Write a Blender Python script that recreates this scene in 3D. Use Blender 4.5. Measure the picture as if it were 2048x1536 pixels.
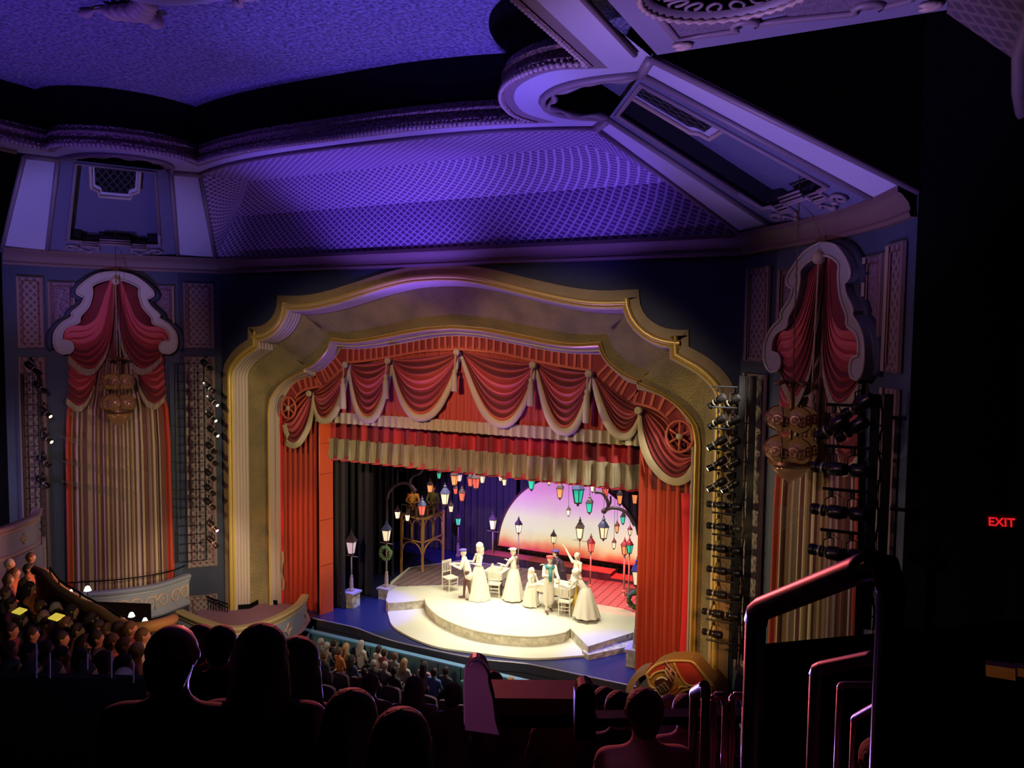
import bpy, math, random
import numpy as np
from mathutils import Vector, Matrix
from mathutils.geometry import tessellate_polygon
for o in list(bpy.data.objects): bpy.data.objects.remove(o)
C = bpy.context.scene.collection
PI = math.pi
random.seed(7)
# ------------------------------------------------------------------ camera, world, exposure
CAM = Vector((11.30, -19.27, 9.14))
FW = Vector((-0.44572, 0.89293, -0.06337)).normalized()
RT = Vector((0.89436, 0.44722, 0.01103)).normalized()
UP = Vector((-0.03819, 0.05176, 0.99793)).normalized()
FPX = 1540.1
cd = bpy.data.cameras.new('camera'); cam = bpy.data.objects.new('camera', cd); C.objects.link(cam)
cd.sensor_width = 36; cd.lens = FPX/2048*36; cd.clip_start = .05; cd.clip_end = 200
cam.matrix_world = Matrix(((RT.x, UP.x, -FW.x, CAM.x), (RT.y, UP.y, -FW.y, CAM.y), (RT.z, UP.z, -FW.z, CAM.z), (0, 0, 0, 1)))
bpy.context.scene.camera = cam
vs = bpy.context.scene.view_settings
vs.view_transform = 'Standard'; vs.look = 'None'; vs.exposure = 0; vs.gamma = 1; vs.use_curve_mapping = False
W = bpy.data.worlds.new('world'); bpy.context.scene.world = W; W.use_nodes = True
W.node_tree.nodes['Background'].inputs[0].default_value = (.02, .004, .03, 1)
W.node_tree.nodes['Background'].inputs[1].default_value = .02

def look(o, tgt):
    d = Vector(tgt)-o.location
    o.rotation_euler = d.to_track_quat('-Z', 'Y').to_euler()
def spot(loc, tgt, power, col, ang=30, blend=.4, r=.1, name='stage_light'):
    l = bpy.data.lights.new(name, 'SPOT'); l.energy = power; l.color = col
    l.spot_size = math.radians(ang); l.spot_blend = blend; l.shadow_soft_size = r
    o = bpy.data.objects.new(name, l); C.objects.link(o); o.location = loc; look(o, tgt); return o
def area(loc, tgt, power, col, sx, sy=None, spread=180, name='area_light'):
    l = bpy.data.lights.new(name, 'AREA'); l.energy = power; l.color = col
    l.shape = 'RECTANGLE'; l.size = sx; l.size_y = sy or sx; l.spread = math.radians(spread)
    o = bpy.data.objects.new(name, l); C.objects.link(o); o.location = loc; look(o, tgt); return o
def point(loc, power, col, r=.05, name='lamp_light'):
    l = bpy.data.lights.new(name, 'POINT'); l.energy = power; l.color = col; l.shadow_soft_size = r
    o = bpy.data.objects.new(name, l); C.objects.link(o); o.location = loc; return o
WARM = (1, .80, .50); CREAM = (1, .93, .76); PURP = (.30, .17, 1); BLUE = (.08, .10, 1); RED = (1, .05, .04)
# stage wash, overhead and from the side
area((0.5, 2.4, 5.9), (0.5, 2.2, 0), 330, CREAM, 6.0, 2.2, 95, 'stage_overhead_wash')
spot((9.2, -3.2, 9.0), (0.6, 2.4, 1.0), 3900, CREAM, 23, .35, .3, 'right_front_of_house_beam')
spot((-9.2, -3.2, 8.5), (0.8, 2.2, 1.0), 1900, CREAM, 22, .35, .3, 'left_front_of_house_beam')
spot((3.0, -16, 11.8), (0.6, 2.6, .8), 5000, CREAM, 17, .35, .3, 'balcony_front_beam')
# blue and red stage light
spot((-3.2, 1.0, 5.6), (-3.7, .7, 0), 1700, (.03, .05, 1), 36, .6, .1, 'blue_floor_light')
spot((4.4, 1.2, 5.6), (4.6, .9, 0), 1500, (.03, .05, 1), 38, .6, .1, 'blue_floor_light')
spot((3.2, 4.0, 5.4), (3.4, 6.3, 0), 4600, (1, .03, .05), 58, .7, .1, 'red_floor_light')
spot((-1.5, 4.0, 5.4), (-3.0, 7.6, 1.6), 2600, (.28, .12, 1), 62, .8, .1, 'violet_backdrop_light')
# front of house: warm light on arch and curtains
spot((2.0, -19.0, 12.3), (-3.1, -1, 5.3), 5200, (1, .76, .48), 34, .35, .3, 'front_wash')
spot((2.0, -19.0, 12.3), (3.3, -1, 5.3), 5200, (1, .76, .48), 35, .35, .3, 'front_wash')
spot((2.0, -19.0, 12.6), (0, 0, 6.9), 1800, (1, .30, .22), 30, .9, .3, 'front_wash_red')
spot((10.4, -6.5, 5.5), (-6.7, -.8, 4.4), 4200, (1, .80, .34), 27, .6, .1, 'left_arch_beam')
spot((-10.4, -6.0, 5.5), (6.8, -.8, 4.6), 5200, (1, .80, .34), 27, .6, .1, 'right_arch_beam')
spot((8.8, -5.6, 4.5), (5.3, 0, 2.0), 650, (1, .42, .16), 50, .7, .2, 'right_curtain_beam')
spot((-8.0, -4.8, 4.0), (-5.2, 0, 2.0), 600, (1, .36, .14), 50, .7, .2, 'left_curtain_beam')
# side walls
spot((10.2, -7.2, 5.4), (-10.4, -3.9, 3.6), 2600, (1, .78, .46), 24, .7, .15, 'left_wall_beam')
spot((-9.8, -7.4, 5.4), (10.6, -4.1, 3.8), 3200, (1, .78, .46), 26, .7, .15, 'right_wall_beam')
spot((2.5, -17, 11.5), (-10.4, -4.0, 8.6), 2100, (1, .52, .62), 24, .8, .3, 'left_drapery_light')
spot((-5, -17, 11.5), (10.4, -4.2, 8.4), 2300, (1, .52, .62), 24, .8, .3, 'right_drapery_light')
# violet house light on the ceiling
spot((7.0, -9.0, 3.0), (3.2, -7.6, 14.6), 7500, (.20, .12, 1), 36, .9, .4, 'violet_ceiling_light')
spot((-1.0, -13.5, 4.0), (-3.0, -9.5, 14.6), 3200, (.20, .10, 1), 50, .9, .4, 'violet_ceiling_light')
spot((-1.0, -3.6, 6.0), (-1.0, -2.7, 13.0), 2400, (.20, .10, 1), 62, .8, .3, 'violet_grille_light')
spot((5.0, -4.0, 6.0), (4.2, -3.0, 13.0), 1700, (.20, .10, 1), 52, .8, .3, 'violet_grille_light')
spot((-.3, -2.6, 10.2), (-.3, -1.7, 12.0), 30, (.16, .06, 1), 95, 1, .1, 'violet_cornice_light')
spot((5.0, -12.0, 4.0), (9.0, -6.8, 13.0), 4400, (.36, .24, 1), 46, .8, .3, 'violet_rib_light')
spot((-5.0, -12.0, 4.0), (-9.6, -4.6, 12.4), 2800, (.30, .23, 1), 40, .8, .3, 'violet_rib_light')
spot((4, -12.0, 5.0), (10.0, -9.6, 13.3), 900, (.8, .45, .8), 40, .8, .3, 'mauve_panel_light')
# grazing violet on the underside of the arch
spot((-2.5, -1.75, 2.2), (-2.6, -1.25, 10.0), 900, (.28, .12, 1), 64, .8, .1, 'violet_arch_light')
spot((2.0, -1.75, 2.2), (2.8, -1.25, 10.0), 1100, (.28, .12, 1), 64, .8, .1, 'violet_arch_light')
spot((8.5, -12, 9.0), (-7.6, -2.6, .9), 9000, (1, .78, .50), 17, .7, .2, 'left_box_fill')  # unseen fill added to brighten the lower left box front
spot((0.5, -9, 9.0), (.2, .3, 4.9), 420, (1, .06, .06), 46, .8, .2, 'red_border_light')
# ------------------------------------------------------------------ rays through the photograph, used to read real positions off real planes
def rayd(px, py): return FW + RT*((px-1024)/FPX) + UP*((768-py)/FPX)
def onY(px, py, y): d = rayd(px, py); return CAM + d*((y-CAM.y)/d.y)
def onZ(px, py, z): d = rayd(px, py); return CAM + d*((z-CAM.z)/d.z)
def onX(px, py, x): d = rayd(px, py); return CAM + d*((x-CAM.x)/d.x)
def atD(px, py, t): return CAM + rayd(px, py)*t
def onP(px, py, P, N):
    d = rayd(px, py); N = Vector(N); return CAM + d*((Vector(P)-CAM).dot(N)/d.dot(N))
# ------------------------------------------------------------------ materials
MATS = {}
def mat(name, col, rough=.6, metal=0, emit=None, es=1, bump=None, var=None, sheen=0, ior=None, alpha=None):
    m = bpy.data.materials.new(name); m.use_nodes = True
    nt = m.node_tree; b = nt.nodes['Principled BSDF']; L = nt.links.new
    b.inputs['Base Color'].default_value = (*col, 1); b.inputs['Roughness'].default_value = rough
    b.inputs['Metallic'].default_value = metal
    tc = nt.nodes.new('ShaderNodeTexCoord')
    if emit: b.inputs['Emission Color'].default_value = (*emit, 1); b.inputs['Emission Strength'].default_value = es
    if var:   # (scale, colour2, stretch) mottling
        n = nt.nodes.new('ShaderNodeTexNoise'); n.inputs['Scale'].default_value = var[0]; n.inputs['Detail'].default_value = 6
        mp = nt.nodes.new('ShaderNodeMapping'); mp.inputs['Scale'].default_value = var[2] if len(var) > 2 else (1, 1, 1)
        r = nt.nodes.new('ShaderNodeValToRGB'); r.color_ramp.elements[0].position = .38; r.color_ramp.elements[1].position = .62
        r.color_ramp.elements[0].color = (*col, 1); r.color_ramp.elements[1].color = (*var[1], 1)
        L(tc.outputs['Object'], mp.inputs[0]); L(mp.outputs[0], n.inputs['Vector']); L(n.outputs[0], r.inputs[0]); L(r.outputs[0], b.inputs['Base Color'])
    if bump:  # (scale, strength, kind)
        k = bump[2] if len(bump) > 2 else 'noise'
        if k == 'voronoi':
            n = nt.nodes.new('ShaderNodeTexVoronoi'); n.inputs['Scale'].default_value = bump[0]
        else:
            n = nt.nodes.new('ShaderNodeTexNoise'); n.inputs['Scale'].default_value = bump[0]; n.inputs['Detail'].default_value = 4
        L(tc.outputs['Object'], n.inputs['Vector'])
        bp = nt.nodes.new('ShaderNodeBump'); bp.inputs['Strength'].default_value = bump[1]; bp.inputs['Distance'].default_value = bump[3] if len(bump) > 3 else .03
        L(n.outputs[0], bp.inputs['Height']); L(bp.outputs[0], b.inputs['Normal'])
    if sheen: b.inputs['Sheen Weight'].default_value = sheen
    if alpha is not None: b.inputs['Alpha'].default_value = alpha
    if max(col) < .013 and not emit: b.inputs['Specular IOR Level'].default_value = .08
    MATS[name] = m; return m
def lattice(name, col, line, su, sv, w=.13, rough=.6, diag=True, bump=.6):
    """diagonal lattice drawn from UV (in metres)"""
    m = mat(name, col, rough); nt = m.node_tree; L = nt.links.new; b = nt.nodes['Principled BSDF']
    uv = nt.nodes.new('ShaderNodeUVMap'); sp = nt.nodes.new('ShaderNodeSeparateXYZ'); L(uv.outputs[0], sp.inputs[0])
    def M(op, a, c=None, d=None):
        n = nt.nodes.new('ShaderNodeMath'); n.operation = op
        for i, v in enumerate((a, c, d)):
            if v is None: continue
            if isinstance(v, (int, float)): n.inputs[i].default_value = v
            else: L(v, n.inputs[i])
        return n.outputs[0]
    u = M('DIVIDE', sp.outputs[0], su); v = M('DIVIDE', sp.outputs[1], sv)
    a, c = (M('ADD', u, v), M('SUBTRACT', u, v)) if diag else (u, v)
    def line_(x): f = M('FRACT', x); return M('LESS_THAN', M('ABSOLUTE', M('SUBTRACT', f, .5)), w)
    k = M('MAXIMUM', line_(a), line_(c))
    mx = nt.nodes.new('ShaderNodeMix'); mx.data_type = 'RGBA'; L(k, mx.inputs[0])
    mx.inputs[6].default_value = (*col, 1); mx.inputs[7].default_value = (*line, 1); L(mx.outputs[2], b.inputs['Base Color'])
    bp = nt.nodes.new('ShaderNodeBump'); bp.inputs['Strength'].default_value = bump; bp.inputs['Distance'].default_value = .03
    L(k, bp.inputs['Height']); L(bp.outputs[0], b.inputs['Normal'])
    return m
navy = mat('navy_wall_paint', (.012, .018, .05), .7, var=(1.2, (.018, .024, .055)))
blue_wall = mat('blue_wall_paint', (.035, .05, .10), .7, var=(.8, (.028, .042, .085)))
cornice_m = mat('cornice_plaster', (.13, .075, .07), .6)
plaster = mat('violet_grey_plaster', (.42, .38, .50), .55)
plaster_edge = mat('taupe_plaster_edge', (.20, .14, .17), .5)
gold_flat = mat('gold_flat_band', (.20, .135, .055), .55, var=(2, (.24, .16, .07)))
gold = mat('gold_leaf_moulding', (.55, .38, .10), .38, .35)
gold_tex = mat('hammered_gold_plaster', (.28, .21, .095), .5, .15, bump=(26, 1, 'noise', .06), var=(1.3, (.19, .145, .075)))
flute_m = mat('pale_fluted_plaster', (.42, .33, .30), .5)
dome_m = mat('stippled_dome_plaster', (.30, .27, .42), .7, bump=(9, 1, 'noise', .12), var=(14, (.10, .09, .16)))
black_m = mat('flat_black_paint', (.003, .003, .004), .8)
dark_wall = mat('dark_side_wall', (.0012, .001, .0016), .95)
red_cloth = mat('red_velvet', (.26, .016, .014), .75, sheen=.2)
rose_cloth = mat('rose_highlight_velvet', (.50, .07, .085), .7, sheen=.2)
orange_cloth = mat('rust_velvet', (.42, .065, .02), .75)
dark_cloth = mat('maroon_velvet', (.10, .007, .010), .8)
cream_trim = mat('cream_fringe', (.42, .33, .20), .75, bump=(120, .5))
cream_dark = mat('streaked_cream_fringe', (.38, .31, .20), .8, bump=(90, .6), var=(1, (.22, .17, .10), (34, 34, .5)))  # noise stretched into darker vertical streaks along the strands
orange_flat = mat('painted_orange_flat', (.62, .075, .022), .6)
stripe_red = mat('sheer_maroon_stripe', (.13, .045, .035), .8)
stripe_cream = mat('sheer_cream_stripe', (.38, .30, .20), .75)
grille_m = lattice('ceiling_grille_lattice', (.10, .055, .17), (.46, .36, .52), .23, .17, .13)
panel_m = lattice('pierced_wall_panel', (.07, .05, .06), (.20, .14, .15), .19, .22, .17, bump=.3)
panel_in = mat('embossed_wall_paper', (.15, .10, .15), .6, bump=(12, 1, 'voronoi', .06))
scroll_m = mat('grey_green_scroll_frame', (.27, .265, .27), .45)
metal_black = mat('black_iron', (.006, .006, .007), .45, .5)
truss_m = mat('black_truss_tube', (.012, .011, .013), .5, .4)
housing_m = mat('black_lamp_housing', (.02, .017, .018), .32, .6)
lens_m = mat('glass_lens', (.5, .5, .55), .05, .8)
lens_warm = mat('lit_amber_lens', (1, .6, .2), .3, emit=(1, .48, .12), es=30)
lens_white = mat('lit_white_lens', (1, 1, .9), .3, emit=(1, .96, .75), es=6)
lens_pink = mat('lit_magenta_lens', (1, .3, .9), .3, emit=(1, .25, .85), es=25)
stage_blue_black = mat('blue_tinted_black_stage_floor', (.02, .025, .09), .28, bump=(3, .1))  # the blue in this base stands in for blue stage light
stage_cream = mat('pale_paved_platform', (.52, .51, .39), .8)
stone_m = mat('flagstone_facing', (.62, .58, .42), .8, bump=(5, 1, 'voronoi', .05), var=(6, (.42, .39, .26)))
stage_red = mat('stage_floor_brown', (.22, .13, .12), .6, var=(.8, (.15, .09, .10)))
teal_m = mat('teal_pit_panel', (.07, .17, .20), .5)
teal_top = mat('pit_ledge', (.10, .25, .40), .4)
drape_black = mat('black_masking_drape', (.028, .022, .034), .85)
iron_post = mat('pinkish_iron_post', (.42, .29, .27), .5)
wood_gold = mat('gilded_timber', (.45, .25, .07), .5)
organ_red = mat('organ_red_panel', (.36, .035, .02), .5, var=(2.5, (.28, .025, .018)))
organ_gold = mat('organ_gilding', (.34, .20, .05), .45, .2, bump=(12, .6))
ivory = mat('ivory_keys', (.62, .55, .33), .4)
box_blue = mat('box_front_blue_grey', (.25, .27, .34), .55)
box_lilac = mat('box_front_lilac', (.34, .30, .44), .55)
box_gold = mat('box_front_gilt_rail', (.36, .27, .13), .45)
ornament_m = mat('pale_gilt_relief', (.46, .33, .27), .45)
mauve_floor = mat('mauve_carpet', (.25, .12, .16), .9)
seat_m = mat('dark_plum_seat_fabric', (.055, .012, .035), .85, sheen=.3)
seat_frame_m = mat('seat_iron', (.01, .008, .01), .4, .5)
rail_m = mat('brushed_steel_handrail', (.34, .26, .30), .42, .7)
skin_m = mat('skin_pale', (.42, .22, .15), .55); skin_dk = mat('skin_brown', (.16, .075, .05), .55)
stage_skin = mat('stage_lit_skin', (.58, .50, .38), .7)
costume_w = mat('ivory_costume', (.60, .58, .46), .8); costume_b = mat('brown_trousers', (.10, .045, .035), .8)
costume_d = mat('dark_tail_coat', (.055, .03, .06), .8); costume_g = mat('teal_scarf', (.03, .16, .15), .8)
costume_v = mat('violet_cap_cloth', (.10, .06, .30), .8); costume_r = mat('red_cap_cloth', (.40, .05, .04), .8)
hair_dk = mat('dark_brown_hair', (.018, .010, .008), .7, bump=(60, .5)); hair_br = mat('chestnut_hair', (.10, .045, .02), .7, bump=(60, .5))
hair_bl = mat('blond_hair', (.36, .22, .10), .7, bump=(60, .5)); hair_gr = mat('grey_hair', (.34, .30, .28), .7, bump=(60, .5))
cloths = [mat('cloth_%s' % n, c, .85) for n, c in (('charcoal', (.03, .028, .035)), ('navy', (.03, .04, .10)), ('maroon', (.14, .03, .035)), ('grey', (.14, .13, .13)), ('white', (.42, .38, .36)), ('teal', (.08, .24, .25)), ('rust', (.36, .10, .03)), ('olive', (.09, .09, .04)), ('pink', (.40, .18, .20)), ('blue', (.07, .13, .32)))]
wreath_m = mat('wreath_green', (.10, .20, .07), .8, bump=(40, 1)); roof_blue = mat('lamp_roof_blue_slate', (.05, .06, .16), .4); roof_dk = mat('lamp_roof_dark', (.05, .025, .04), .4)
def glassm(n, c, s): return mat(n, c, .4, emit=c, es=s)
G_white = glassm('warm_white_lit_glass', (1, .80, .52), .75); G_red = glassm('red_lit_glass', (1, .13, .09), .8); G_teal = glassm('teal_lit_glass', (.03, .62, .42), .7)
G_orange = glassm('orange_lit_glass', (1, .33, .12), .8); G_lilac = glassm('lilac_frosted_glass', (.72, .50, .62), .55); G_green = glassm('green_lit_glass', (.10, .85, .38), .6)
G_core = glassm('bright_flame', (1, .85, .60), 1.1)
# ------------------------------------------------------------------ mesh builder
class MB:
    def __init__(s): s.v = []; s.f = []; s.m = []; s.uv = []; s.k = 0
    def mi(s, k): s.k = k; return s
    def add(s, vs, fs, uv=None):
        n = len(s.v); s.v += [tuple(v) for v in vs]; s.uv += (uv or [(0, 0)]*len(vs))
        s.f += [tuple(i+n for i in f) for f in fs]; s.m += [s.k]*len(fs); return s
    def box(s, c, sz, rot=None):
        c = Vector(c); h = Vector(sz)/2; vs = []
        for x in (-1, 1):
            for y in (-1, 1):
                for z in (-1, 1):
                    p = Vector((x*h.x, y*h.y, z*h.z)); p = rot @ p if rot else p; vs.append(c+p)
        return s.add(vs, [(0, 1, 3, 2), (4, 6, 7, 5), (0, 4, 5, 1), (2, 3, 7, 6), (0, 2, 6, 4), (1, 5, 7, 3)])
    def beam(s, a, b, w, h, up=(0, 0, 1)):
        a = Vector(a); b = Vector(b); d = b-a; L = d.length; d.normalize(); u = Vector(up)
        if abs(d.dot(u)) > .99: u = Vector((1, 0, 0))
        x = d.cross(u).normalized(); z = x.cross(d)
        return s.box((a+b)/2, (w, L, h), Matrix((x, d, z)).transposed())
    def tube(s, pts, r, n=8, closed=False, caps=True):
        pts = [Vector(p) for p in pts]; N = len(pts); rs = r if isinstance(r, (list, tuple)) else [r]*N
        vs = []; fs = []; up = None
        for i, p in enumerate(pts):
            a = pts[i-1] if (i > 0 or closed) else p; b = pts[(i+1) % N] if (i < N-1 or closed) else p
            t = (b-a)
            t = t.normalized() if t.length > 1e-9 else Vector((0, 0, 1))
            if up is None: up = Vector((0, 0, 1)) if abs(t.z) < .95 else Vector((1, 0, 0))
            x = t.cross(up)
            if x.length < 1e-6: x = t.orthogonal()
            x.normalize(); up = x.cross(t).normalized()
            for k in range(n):
                an = 2*PI*k/n; vs.append(p+(x*math.cos(an)+up*math.sin(an))*rs[i])
        M = N if closed else N-1
        for i in range(M):
            j = (i+1) % N
            for k in range(n): fs.append((i*n+k, i*n+(k+1) % n, j*n+(k+1) % n, j*n+k))
        if not closed and caps: fs += [tuple(range(n))[::-1], tuple((N-1)*n+k for k in range(n))]
        return s.add(vs, fs)
    def cyl(s, a, b, r, r2=None, n=12): return s.tube([a, b], [r, r if r2 is None else r2], n)
    def lathe(s, prof, c=(0, 0, 0), n=16, M=None, a0=0, a1=2*PI):
        c = Vector(c); vs = []; fs = []; full = abs(a1-a0-2*PI) < 1e-6; K = n if full else n+1
        for r, z in prof:
            for k in range(K):
                a = a0+(a1-a0)*k/n; p = Vector((r*math.cos(a), r*math.sin(a), z)); p = M @ p if M else p; vs.append(c+p)
        for i in range(len(prof)-1):
            for k in range(n):
                k2 = (k+1) % K; fs.append((i*K+k, i*K+k2, (i+1)*K+k2, (i+1)*K+k))
        if full: fs += [tuple(range(K))[::-1], tuple((len(prof)-1)*K+k for k in range(K))]
        return s.add(vs, fs)
    def ball(s, c, r, n=12, sc=(1, 1, 1), M=None):
        pr = [(max(1e-4, math.sin(PI*i/(n//2+1))), -math.cos(PI*i/(n//2+1))) for i in range(n//2+2)]
        S = Matrix.Diagonal(Vector(sc)*r).to_3x3(); S = (M @ S) if M else S
        return s.lathe(pr, c, n, S)
    def grid(s, fn, nu, nv, uvs=(1, 1)):
        vs = []; uv = []; fs = []
        for j in range(nv+1):
            for i in range(nu+1):
                vs.append(fn(i/nu, j/nv)); uv.append((i/nu*uvs[0], j/nv*uvs[1]))
        for j in range(nv):
            for i in range(nu): a = j*(nu+1)+i; fs.append((a, a+1, a+nu+2, a+nu+1))
        return s.add(vs, fs, uv)
    def loft(s, rows, close=False):
        vs = []; fs = []; n = len(rows[0])
        for r in rows: vs += list(r)
        for j in range(len(rows)-1):
            for i in range(n if close else n-1):
                k = (i+1) % n; fs.append((j*n+i, j*n+k, (j+1)*n+k, (j+1)*n+i))
        return s.add(vs, fs)
    def poly(s, outer, holes=(), T=None):
        """flat polygon with holes, 2D points mapped by T"""
        loops = [[Vector((*p, 0)) for p in L] for L in (outer, *holes)]
        tri = tessellate_polygon(loops); pts = [p for L in loops for p in L]
        T = T or (lambda x, y: (x, y, 0))
        return s.add([T(p.x, p.y) for p in pts], tri, [(p.x, p.y) for p in pts])
    def prism(s, outer, T, d0, d1, holes=()):
        """extruded outline; T(x, y, d) maps to space"""
        s.poly(outer, holes, lambda x, y: T(x, y, d0)); s.poly(outer, holes, lambda x, y: T(x, y, d1))
        for L in (outer, *holes):
            n = len(L); s.add([T(*p, d0) for p in L]+[T(*p, d1) for p in L], [(i, (i+1) % n, n+(i+1) % n, n+i) for i in range(n)])
        return s
    def mirror(s):
        n = len(s.v); s.add([(-x, y, z) for x, y, z in s.v], [f[::-1] for f in s.f[:]], s.uv[:]); s.m = s.m[:len(s.m)//2]*2; return s
    def build(s, name, mats, parent=None, smooth=False, world=True, loc=None):
        me = bpy.data.meshes.new(name); off = Vector((0, 0, 0))
        if parent is not None and world: off = wloc(parent)
        if parent is None and loc is not None: off = Vector(loc)
        me.from_pydata([tuple(Vector(v)-off) for v in s.v], [], s.f)
        if not isinstance(mats, (list, tuple)): mats = [mats]
        for m in mats: me.materials.append(m)
        if len(mats) > 1: me.polygons.foreach_set('material_index', s.m)
        if any(u != (0, 0) for u in s.uv):
            ul = me.uv_layers.new(name='UVMap'); li = np.zeros(len(me.loops), dtype=np.int32); me.loops.foreach_get('vertex_index', li)
            ul.data.foreach_set('uv', np.array(s.uv, dtype=np.float32)[li].ravel())
        if smooth: me.polygons.foreach_set('use_smooth', [True]*len(me.polygons))
        me.validate(); me.update()
        o = bpy.data.objects.new(name, me); C.objects.link(o)
        if parent is not None: o.parent = parent
        if off.length > 0 and parent is None: o.location = off
        if smooth == 2:
            try: me.set_sharp_from_angle(angle=math.radians(38))
            except Exception: pass
        return o
def wloc(o):
    l = Vector((0, 0, 0))
    while o is not None: l += o.location; o = o.parent
    return l
def tag(o, label, cat, group=None, kind=None):
    o['label'] = label; o['category'] = cat
    if group: o['group'] = group
    if kind: o['kind'] = kind
    return o
def thing(name, label, cat, loc=(0, 0, 0), group=None, rz=0):
    o = bpy.data.objects.new(name, None); C.objects.link(o); o.location = loc; o.rotation_euler = (0, 0, rz); o.empty_display_size = .1
    return tag(o, label, cat, group)
def struct(mb, name, m, smooth=False, label=None):
    o = mb.build(name, m, None, smooth); o['kind'] = 'structure'
    if label: o['label'] = label
    return o
CH = {}
def children(o): return [c for c in C.objects if c.parent == o]
def dup(o, loc=None, rot=None, label=None, group=None, parent=None, tree=None):
    tree = tree or snap(o)
    def rec(t, par):
        c = t[0].copy(); C.objects.link(c); c.parent = par
        for k in t[1]: rec(k, c)
        return c
    c = rec(tree, parent)
    if loc is not None: c.location = loc
    if rot is not None: c.rotation_euler = rot
    if label: c['label'] = label
    if group: c['group'] = group
    return c
def snap(o): return (o, [snap(c) for c in children(o)])
def drop(o):
    for c in children(o): drop(c)
    bpy.data.objects.remove(o)
def catmull(P, n):
    """n+1 points at even arc length along a smooth curve through P"""
    P = [Vector(p) for p in P]
    if len(P) == 2: return [P[0].lerp(P[1], i/n) for i in range(n+1)]
    Q = [2*P[0]-P[1]]+P+[2*P[-1]-P[-2]]; D = []
    for i in range(1, len(Q)-2):
        for k in range(12):
            t = k/12; a, b, c, d = Q[i-1], Q[i], Q[i+1], Q[i+2]
            D.append(.5*((2*b)+(c-a)*t+(2*a-5*b+4*c-d)*t*t+(3*b-a-3*c+d)*t**3))
    D.append(P[-1]); L = [0]
    for i in range(1, len(D)): L.append(L[-1]+(D[i]-D[i-1]).length)
    out = []; j = 0
    for i in range(n+1):
        s = L[-1]*i/n
        while j < len(L)-2 and L[j+1] < s: j += 1
        w = (s-L[j])/max(1e-9, L[j+1]-L[j]); out.append(D[j].lerp(D[j+1], min(1, max(0, w))))
    return out
def offset2(path, d):
    """offset an open 2D polyline to its left by d (mitred)"""
    out = []
    for i, p in enumerate(path):
        a = path[i-1] if i else None; b = path[i+1] if i < len(path)-1 else None; ns = []
        for q0, q1 in ((a, p), (p, b)):
            if q0 is None or q1 is None: continue
            t = (q1-q0)
            if t.length < 1e-6: continue
            t.normalize(); ns.append(Vector((-t.y, t.x)))
        n = sum(ns, Vector((0, 0))); n.normalize(); c = max(.45, n.dot(ns[0])); out.append(p+n*(d/c))
    return out
# ------------------------------------------------------------------ proscenium arch and walls
YF = -1.28; ZB = -2.2; ZT = 11.43
def z5(x, y): return (430+x/3.593, 520+y/3.593)
def half(segs, y, ns):
    """trace half an arch from the photograph on the plane y, return X-Z points from floor up to the crown"""
    out = []
    for s, n in zip(segs, ns):
        P = [onY(*z5(*q), y) if len(q) == 2 else Vector((q[0], y, q[1])) for q in s]; P = [Vector((p.x, p.z)) for p in P]
        c = catmull(P, n); out += c if not out else c[1:]
    return out
NS = (10, 3, 10, 22)
O_ = half([[(62, 830), (75, 755), (110, 690), (170, 622), (243, 570)], [(243, 570), (245, 480)], [(245, 480), (300, 480), (360, 463), (415, 415), (447, 345), (455, 255)],
           [(455, 255), (640, 255), (800, 225), (1000, 165), (1200, 100), (1400, 52), (1600, 34)]], YF, NS)
M_ = half([[(390, 1100), (400, 1010), (430, 950), (480, 890), (560, 830), (655, 785)], [(655, 785), (655, 770)], [(655, 770), (720, 740), (790, 680), (828, 620), (845, 558)],
           [(845, 558), (980, 572), (1100, 560), (1300, 520), (1500, 485), (1733, 468)]], -.30, NS)
I_ = half([[(480, 1090), (490, 1010), (520, 945), (570, 885), (640, 850), (718, 832)], [(718, 832), (718, 805)], [(718, 805), (770, 790), (820, 745), (870, 690), (900, 637)],
           [(900, 637), (1050, 640), (1200, 625), (1400, 590), (1600, 555), (1764, 545)]], -.06, NS)
def full(h, x0=None):
    h = [Vector(p) for p in h]
    h[-1].x = 0
    h = [Vector((h[0].x, ZB))]+h
    return h+[Vector((-p.x, p.y)) for p in h[-2::-1]]
OP, MP, IP = full(O_), full(M_), full(I_)
def off(path, d): # path runs floor-left, crown, floor-right; inward is to the right
    return offset2(path, -d)
def row(path, y): return [(p.x, y, p.y) for p in path]
arch = thing('proscenium_arch', 'huge stepped and scalloped gold proscenium arch framing the stage', 'arch', (0, YF, 0))
mb = MB(); mb.loft([row(OP, YF+.02), row(OP, YF-.05), row(off(OP, .24), YF-.05)]); mb.build('flat_band', gold_flat, arch)
rows = [row(off(OP, .24), YF-.05)]
for k in range(9):
    a = PI*k/8; rows.append(row(off(OP, .24+.07*(1-math.cos(a))), YF-.05-.09*math.sin(a)))
for k in range(7):
    a = PI*k/6; rows.append(row(off(OP, .38+.03*(1-math.cos(a))), YF-.03-.05*math.sin(a)))
mb = MB(); mb.loft(rows); mb.build('outer_torus_moulding', gold, arch, 2)
rows = []
for k in range(33):
    t = k/32; rows.append(row(off(OP, .44+.09*t+.03*abs(math.sin(PI*5*t))), YF-.03+.56*t))
mb = MB(); mb.loft(rows); mb.build('fluted_reveal', flute_m, arch, 2)
A = [Vector((p[0], p[2])) for p in row(off(OP, .53), 0)]; rows = []
B = MP
for k in range(13):
    t = k/12; y = (YF+.53)*(1-t)+(-.30)*t; y += .03*math.sin(PI*t)
    rows.append([(a.x+(b.x-a.x)*t, y, a.y+(b.y-a.y)*t) for a, b in zip(A, B)])
mb = MB(); mb.loft(rows); mb.build('hammered_cove', gold_tex, arch, True)
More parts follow.
